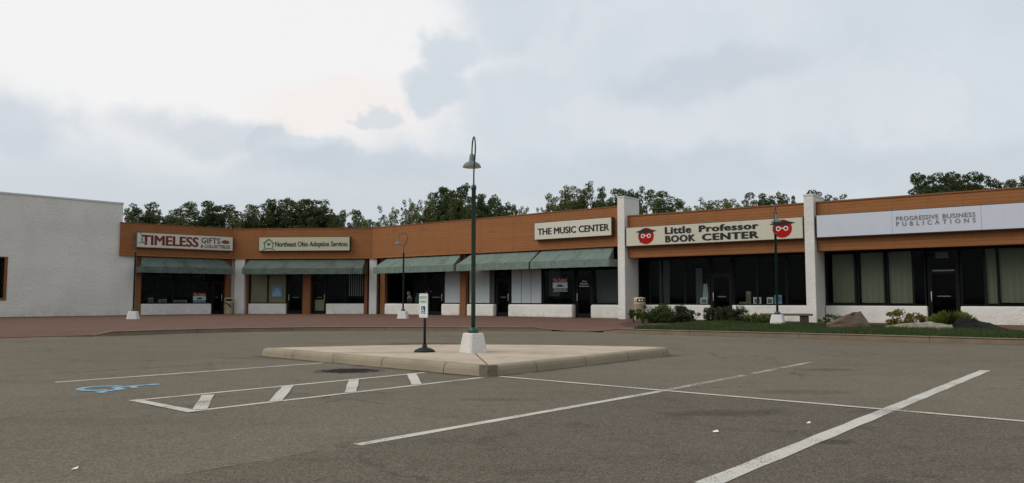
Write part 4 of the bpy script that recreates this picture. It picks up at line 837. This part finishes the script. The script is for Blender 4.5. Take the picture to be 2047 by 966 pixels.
card(FR, 'framed_picture', 'smaller pale picture left of the pale blue card in the book shop window', 'picture', 'whitecard', 6.2, 6.48, .82, 1.18, 1.4, G1, .03)
card(FR, 'display_box', 'pale blue card box behind the lawn lamp in the book shop window', 'box', 'bluebox', 6.54, 6.86, .88, 1.28, 1.42, G1, .05)
def cone_stand():
    r = thing('display_cone', 'tall grey tapering display stand in the left book shop window', 'display stand', FR.w(3.18, 1.75, .82), FR.rz); mb = MB()
    mb.v = [(-.17, -.12, 0), (.19, -.12, 0), (.19, .12, 0), (-.17, .12, 0), (-.10, -.08, 1.0), (.07, -.08, 1.0), (.07, .08, 1.0), (-.10, .08, 1.0)]; mb.f = [(0, 1, 5, 4), (1, 2, 6, 5), (2, 3, 7, 6), (3, 0, 4, 7), (4, 5, 6, 7)]; mb.mi = [0]*5; mb.build('stand', M['board'], r); MB().tube([(.05, 0, 1.0), (.05, 0, 1.22)], .012, 6).build('rod', M['greycard'], r)
cone_stand()
for k, (u, z0, h, lab) in enumerate(((2.55, .75, .24, 'low pale box left of centre in the TIMELESS shop window'), (1.95, .75, .33, 'narrow pale box at the left end of the TIMELESS shop window'))):
    card(FT, 'display_box', lab, 'box', 'tan', u, u+.5-.2*k, z0, z0+h+.1, .95, 'boxes in the TIMELESS window')
card(FT, 'display_box', 'long low pale box in the middle of the TIMELESS shop window', 'box', 'tan', 3.4, 4.3, .75, 1.04, .95, 'boxes in the TIMELESS window')

# ------------------------------------------------------------------ foliage
def leaves(centers, radii, n_each, size, flat=.0, squash=.8):
    V = []; 
    for c, r, n in zip(centers, radii, n_each):
        d = rng.normal(size=(n, 3)); d /= np.linalg.norm(d, axis=1)[:, None]; rad = r*rng.uniform(.25, 1.0, n)**.5
        p = np.array(c)+d*rad[:, None]*np.array([1, 1, squash]); V.append(p)
    P = np.concatenate(V); n = len(P); a = rng.normal(size=(n, 3)); a /= np.linalg.norm(a, axis=1)[:, None]; b = rng.normal(size=(n, 3)); b = np.cross(a, b); b /= np.linalg.norm(b, axis=1)[:, None]
    s = size*rng.uniform(.6, 1.3, n)[:, None]; l = s*1.5
    v = np.empty((n*4, 3)); v[0::4] = P-a*l; v[1::4] = P+b*s*.6; v[2::4] = P+a*l; v[3::4] = P-b*s*.6
    return v
def leaf_mesh(name, v, m):
    me = bpy.data.meshes.new(name); n = len(v)//4; me.from_pydata(v.tolist(), [], np.arange(n*4).reshape(-1, 4).tolist()); me.materials.append(m); return me
def limb_mesh(name, h, spread, n, r0, centers=None):
    mb = MB(); mb.tube([(0, 0, 0), (.02, 0, h*.3), (-.03, .02, h*.6), (.0, .0, h*.86)], [r0, r0*.75, r0*.5, r0*.15], 8)
    cs = list(centers) if centers is not None else []
    random.shuffle(cs)
    for c in cs[:n]:
        z = min(max(h*.28, c[2]*.62), h*.75); mb.tube([(0, 0, z), (c[0]*.5, c[1]*.5, z+(c[2]-z)*.6), tuple(c)], [r0*.34, r0*.2, r0*.06], 6)
    me = bpy.data.meshes.new(name); me.from_pydata(mb.v, [], mb.f); me.materials.append(M['bark']); return me
def crown_variant(k, m, nb, clumpr, leaf, loose):
    """unit tree 10 high, crown half width about 2: boughs fan out from the stem, each carries a chain of overlapping leaf clumps"""
    C = []; Rr = []
    for b in range(nb):
        th = b*2.399+rng.uniform(-.3, .3); t = (b+.5)/nb; z0 = 3.6+3.6*t; out = (2.15*(1-.50*t**2.4))*rng.uniform(.78, 1.15); rise = .9+1.5*t+rng.uniform(-.5, .5)
        zt = min(z0+rise, 9.62-.4*rng.uniform(0, 1)); n = 5
        for q in range(1, n+1):
            f = q/n; C.append((math.cos(th)*out*f+rng.normal(0, .1), math.sin(th)*out*f+rng.normal(0, .1), z0+(zt-z0)*f**1.2+rng.normal(0, .1))); Rr.append(clumpr*(1.12-.42*f)*rng.uniform(.8, 1.2))
        for q in range(int(loose)):
            a = th+rng.uniform(-.6, .6); o2 = out*rng.uniform(.6, 1.1); C.append((math.cos(a)*o2, math.sin(a)*o2, zt+rng.uniform(-.9, .3))); Rr.append(clumpr*rng.uniform(.35, .7))
    for q in range(7): C.append((rng.normal(0, .3), rng.normal(0, .3), 7.6+q*.27)); Rr.append(clumpr*(1.05-.08*q))
    C = np.array(C); Rr = np.array(Rr); ne = (rng.uniform(.75, 1.25, len(C))*230*(Rr/.5)**2).astype(int)
    return leaf_mesh('crown', leaves(C, Rr, ne, leaf), m), limb_mesh('trunk', 10, 2, 26, .2, C)
VAR = [crown_variant(0, M['leafdark'], 20, .50, .062, 2), crown_variant(1, M['leafmid'], 18, .48, .06, 2), crown_variant(2, M['leaflight'], 18, .44, .056, 3), crown_variant(3, M['leafpale'], 14, .34, .052, 3), crown_variant(4, M['leafdark'], 26, .56, .066, 2), crown_variant(5, M['leafmid'], 16, .44, .056, 3)]
TREES = [ # x, y, top z, half width at top, variant, label
 (-31.6, 64, 8.3, 1.1, 1, 'slim green treetop right beside the white building corner'), (-31.0, 66, 9.3, 2.3, 0, 'dark tree above the left end of the TIMELESS sign'), (-28.1, 65, 8.85, 2.4, 1, 'green tree above the middle of the TIMELESS sign'),
 (-24.6, 63, 8.8, 2.5, 4, 'dense dark tree standing alone above the right end of the TIMELESS sign'), (-22.2, 62, 8.1, 1.0, 3, 'thin sparse sapling in the gap left of the Adoption sign'), (-21.9, 66, 9.3, 2.4, 1, 'left one of the tall twin trees above the Adoption sign'), (-19.9, 66.5, 9.75, 2.1, 0, 'tallest tree above the left half of the Adoption sign'),
 (-17.2, 65, 9.5, 2.5, 4, 'dense dark tree above the right half of the Adoption sign'), (-15.4, 65.5, 8.8, 1.8, 0, 'smaller dark tree at the right shoulder of the Adoption sign trees'), (-13.1, 66, 8.6, 1.4, 1, 'small round tree alone above the right end of the Adoption shop'), (-14.3, 64, 8.15, 1.4, 1, 'low tree joining the Adoption sign trees to the small round one'),
 (-11.2, 62, 7.6, 1.5, 2, 'low pale tree behind the kink of the long fascia'), (-10.4, 66, 9.2, 1.7, 3, 'loose pale tree with sky showing through, left of the island lamp'), (-8.9, 66.5, 9.95, 1.5, 3, 'tall loose pale tree with sky showing through beside the bushy ones'), (-7.2, 64, 9.4, 1.9, 2, 'mid green bushy tree left of the big dark tree at the island lamp'),
 (-5.2, 66, 10.75, 2.4, 4, 'biggest dark tree, directly left of the island lamp pole'), (-2.7, 68, 10.6, 2.0, 0, 'dark tree directly right of the island lamp pole'), (-1.1, 64, 9.4, 1.7, 0, 'lower dark tree at the right shoulder of the big tree by the lamp'), (-4.0, 63, 9.3, 1.8, 1, 'green tree low in front of the big dark trees at the lamp pole'), (.6, 64, 8.95, 1.2, 2, 'small pale tree alone left of the gap before the MUSIC CENTER sign'),
 (2.6, 63, 8.75, .9, 2, 'tiny pale treetop at the left end of the MUSIC CENTER sign'), (4.1, 64, 10.3, 1.9, 2, 'broad light tree above the left half of the MUSIC CENTER sign'), (5.7, 66, 11.0, 2.1, 2, 'tallest light tree above the middle of the MUSIC CENTER sign'), (7.1, 63, 10.2, 1.3, 1, 'narrow green tree above the right half of the MUSIC CENTER sign'), (9.0, 64, 10.5, 1.9, 0, 'dark tree directly behind the tall white fin'),
 (10.2, 65, 10.35, 1.3, 1, 'green tree just showing at the right edge of the tall white fin'), (12.0, 62, 9.75, 2.6, 1, 'rounded green tree above the left emblem of the BOOK CENTER sign'), (14.4, 60, 9.15, 2.7, 3, 'pale wispy tree above the lettering Little of the book sign'), (16.8, 60, 9.0, 2.3, 2, 'light tree above the lettering Professor of the book sign'), (18.5, 60, 8.9, 1.4, 3, 'small pale treetop left of the lawn lamp arm'),
 (20.0, 60, 9.5, 2.3, 0, 'dark tree left of and behind the lawn lamp arm'), (21.5, 60.5, 9.2, 1.1, 1, 'small green tree right of the lawn lamp arm'), (23.6, 58, 9.3, 2.1, 0, 'dark treetop half hidden behind the shorter white fin'), (32.9, 60, 10.75, 2.5, 4, 'dark spreading tree above the PROGRESSIVE sign, leftmost of its row'), (36.2, 61, 11.0, 2.5, 4, 'dark spreading tree above the PROGRESSIVE sign, second of its row'), (39.6, 60.5, 10.95, 2.6, 0, 'dark tree at the right edge of the photo'), (-23.5, 67, 8.0, 1.5, 2, 'low light tree filling the gap beside the sparse sapling'), (34.5, 62, 10.5, 2.2, 0, 'shorter dark tree between the two spreading ones above the PROGRESSIVE sign')]
for k, (x, y, h, w, v, lab) in enumerate(TREES):
    r = thing('tree', lab, 'tree', (x, y, -.02), random.uniform(0, 6.28), 'trees behind the shops')
    r.scale = (w/2.0*.98, w/2.0*.98, (h*1.03+.12)/9.95)
    for nm, me in (('crown', VAR[v][0]), ('trunk', VAR[v][1])): o = bpy.data.objects.new(nm, me); COL.objects.link(o); o.parent = r

def bush(loc, w, h, m, label, name='bush', cat='bush', leaf=.028, n=26, dens=90, stems=8, group=None, low=.25):
    r = thing(name, label, cat, loc, 0, group); C = []; 
    while len(C) < n:
        p = rng.uniform(-1, 1, 3)
        if p @ p > 1: continue
        C.append((p[0]*w*.42, p[1]*w*.36, h*(low+.30)+p[2]*h*(.86-low-.30)*1.05))
    C = np.array(C); C[:, 2] = np.clip(C[:, 2], h*.12, h*.9); rr = rng.uniform(.10, .2, n)*min(w, h*1.6); ne = (rng.uniform(.7, 1.3, n)*dens).astype(int)
    o = bpy.data.objects.new('foliage', leaf_mesh('foliage', leaves(C, rr, ne, leaf), M[m])); COL.objects.link(o); o.parent = r
    mb = MB()
    for k in range(stems): c = C[k % n]; mb.tube([(c[0]*.15, c[1]*.15, 0), (c[0]*.5, c[1]*.5, c[2]*.5), tuple(c)], [.012, .009, .004], 5)
    mb.build('stem', M['bark'], r)
    return r
GB = 'shrubs in front of the book shop'
bush((4.98, 32.0, .135), 0.42, .62, 'bushleaf', 'thin little shrub at the foot of the tall white fin, leftmost', n=12, dens=70, group=GB, low=.25, stems=5)
bush((5.25, 31.2, .135), 0.68, .76, 'bushleaf', 'open leggy shrub in front of the beige bin', n=20, dens=75, group=GB, low=.15)
bush((5.98, 31.6, .135), 1.36, .84, 'bushleaf', 'broad green shrub right of the bin', n=44, dens=110, group=GB, low=.05)
bush((6.92, 32.0, .135), 1.24, .78, 'bushdark', 'dark dense shrub left of the book shop door', n=42, dens=110, group=GB, low=.0)
bush((7.62, 32.6, .135), 0.59, .56, 'bushleaf', 'wispy sprig of a shrub between the dark shrub and the door bushes', n=9, dens=50, group=GB, low=.1)
bush((8.15, 32.2, .135), 0.73, .80, 'bushdark', 'reddish thin shrub at the left side of the door bushes', n=18, dens=70, group=GB, low=.15)
bush((8.72, 31.9, .135), 1.12, .80, 'bushdark', 'left half of the big rounded bush before the book shop door', n=44, dens=120, group=GB, low=.0)
bush((9.22, 31.5, .135), 1.12, .76, 'bushdark', 'right half of the big rounded bush before the book shop door', n=44, dens=120, group=GB, low=.0)
def tussock(loc, w, h, m, label, n=900, name='grass_tussock', cat='ornamental grass', group=None):
    r = thing(name, label, cat, loc, 0, group); a = rng.uniform(0, 6.28, n); q = rng.uniform(0, 1, n)**.6; bx = np.cos(a)*q*w*.35; by = np.sin(a)*q*w*.25; L = h*rng.uniform(.6, 1.1, n)*(1-.45*q*q); lean = rng.uniform(.1, .5, n)
    v = np.empty((n*4, 3)); t = np.stack([-np.sin(a), np.cos(a)], 1)*.012
    tipx = bx+np.cos(a)*lean*w*.4; tipy = by+np.sin(a)*lean*w*.4
    v[0::4] = np.stack([bx-t[:, 0], by-t[:, 1], 0*a], 1); v[1::4] = np.stack([bx+t[:, 0], by+t[:, 1], 0*a], 1); v[2::4] = np.stack([(bx+tipx)/2+t[:, 0]*.8, (by+tipy)/2+t[:, 1]*.8, L*.7], 1); v[3::4] = np.stack([tipx, tipy, L*(1-.35*lean)], 1)
    o = bpy.data.objects.new('blades', leaf_mesh('blades', v, M[m])); COL.objects.link(o); o.parent = r
GC = 'low plants along the planting bed'
bush((9.55, 30.2, .135), 1.2, .5, 'coverleaf', 'low light green clump left of the lawn lamp', 'low_plant', 'plant', .03, 24, 90, 4, GC, .1)
bush((9.95, 30.6, .135), .8, .44, 'coverleaf', 'taller light green clump directly behind the lawn lamp block', 'low_plant', 'plant', .025, 14, 70, 4, GC, .1)
bush((11.75, 28.7, .135), 1.2, .42, 'coverleaf', 'low green clump right of the bench', 'low_plant', 'plant', .025, 18, 70, 4, GC, .1)
bush((11.95, 27.9, .135), 1.3, .42, 'coverleaf', 'low green clump left of the brown boulder', 'low_plant', 'plant', .025, 16, 70, 4, GC, .1)
bush((12.25, 28.3, .135), .75, .52, 'yellowleaf', 'yellow green shrub behind the left slope of the brown boulder', 'shrub', 'shrub', .028, 14, 80, 6, GC, .15)
bush((13.75, 27.4, .135), 1.4, .64, 'yellowleaf', 'golden yellow shrub above the flat pale rock', 'shrub', 'shrub', .028, 22, 90, 6, GC, .1)
bush((14.3, 27.2, .135), .6, .42, 'yellowleaf', 'small yellow shrub at the right end of the golden one', 'shrub', 'shrub', .028, 10, 70, 5, GC, .2)
tussock((14.35, 25.4, .13), 1.5, .66, 'grassleaf', 'bright green grass tussock before the black door, beside the dark boulder', 1400)

# rocks
def rock(name, label, loc, rz, pts, m, seed):
    r2 = random.Random(seed); bm = bmesh.new()
    for p in pts: bm.verts.new(p)
    bmesh.ops.convex_hull(bm, input=bm.verts); bmesh.ops.subdivide_edges(bm, edges=bm.edges, cuts=3, use_grid_fill=True)
    for v in bm.verts: v.co += Vector((r2.uniform(-1, 1), r2.uniform(-1, 1), r2.uniform(-1, 1)))*.022
    me = bpy.data.meshes.new(name); bm.to_mesh(me); bm.free(); me.materials.append(M[m]); o = bpy.data.objects.new(name, me); COL.objects.link(o); o.location = loc; o.rotation_euler = (0, 0, rz)
    tag(o, label, 'rock', 'rocks on the lawn')
rock('boulder', 'pointed brown boulder with a sloping left side on the lawn', (11.0, 25.5, .12), R_(-14), [(-.70, -.25, 0), (.70, -.28, 0), (.74, .35, 0), (-.6, .4, 0), (-.70, -.22, .14), (-.62, .25, .17), (-.08, -.2, .36), (.10, .05, .50), (.16, -.08, .54), (.38, -.06, .57), (.40, .15, .53), (.62, -.1, .18), (.70, .1, .12)], 'rockbrown', 3)
rock('flat_rock', 'long flat pale rock lying in the grass', (13.05, 24.9, .12), R_(-22), [(-1.15, -.2, 0), (1.15, -.3, 0), (1.1, .3, 0), (-1.1, .35, 0), (-1.0, 0, .12), (-.2, -.1, .22), (.3, .1, .26), (.9, .0, .14), (-.5, .3, .16), (.5, .35, .2)], 'rockpale', 5)
rock('flat_rock', 'lower pale slab leaning against the long flat rock on its right', (13.6, 24.2, .12), R_(-35), [(-.6, -.15, 0), (.6, -.2, 0), (.55, .25, 0), (-.5, .25, 0), (-.3, 0, .16), (.3, .05, .14), (.0, .2, .17)], 'rockpale', 6)
rock('boulder', 'low blackish boulder at the right end of the lawn', (14.0, 23.4, .12), R_(-40), [(-.64, -.28, 0), (.78, -.25, 0), (.75, .25, 0), (-.62, .3, 0), (-.66, -.12, .22), (-.58, -.05, .36), (-.40, -.05, .43), (-.12, -.1, .38), (.08, -.1, .26), (.22, .0, .29), (.45, -.05, .22), (.76, 0, .08), (-.5, .25, .34)], 'rockdark', 9)

# litter on the lot
for k, (x, y, s, lab) in enumerate(((1.68, 6.5, .024, 'bright white scrap of paper right of the middle stall line'), (2.62, 6.95, .016, 'tiny white paper fleck left of the right stall line'), (-2.82, 5.1, .018, 'white scrap of paper on the bare asphalt at the lower left'))):
    mb = MB(); mb.v = [(-s, -s*.7, .006), (s, -s*.6, .009), (s*.9, s*.7, .02), (-s*.8, s*.6, .008), (-s, -s*.7, .0085), (s, -s*.6, .0115), (s*.9, s*.7, .0225), (-s*.8, s*.6, .0105)]; mb.f = [(0, 1, 5, 4), (1, 2, 6, 5), (2, 3, 7, 6), (3, 0, 4, 7), (4, 5, 6, 7), (3, 2, 1, 0)]; mb.mi = [0]*6
    tag(mb.build('paper_scrap', M['litter'], None, (x, y, 0)), lab, 'litter', 'paper scraps on the asphalt')
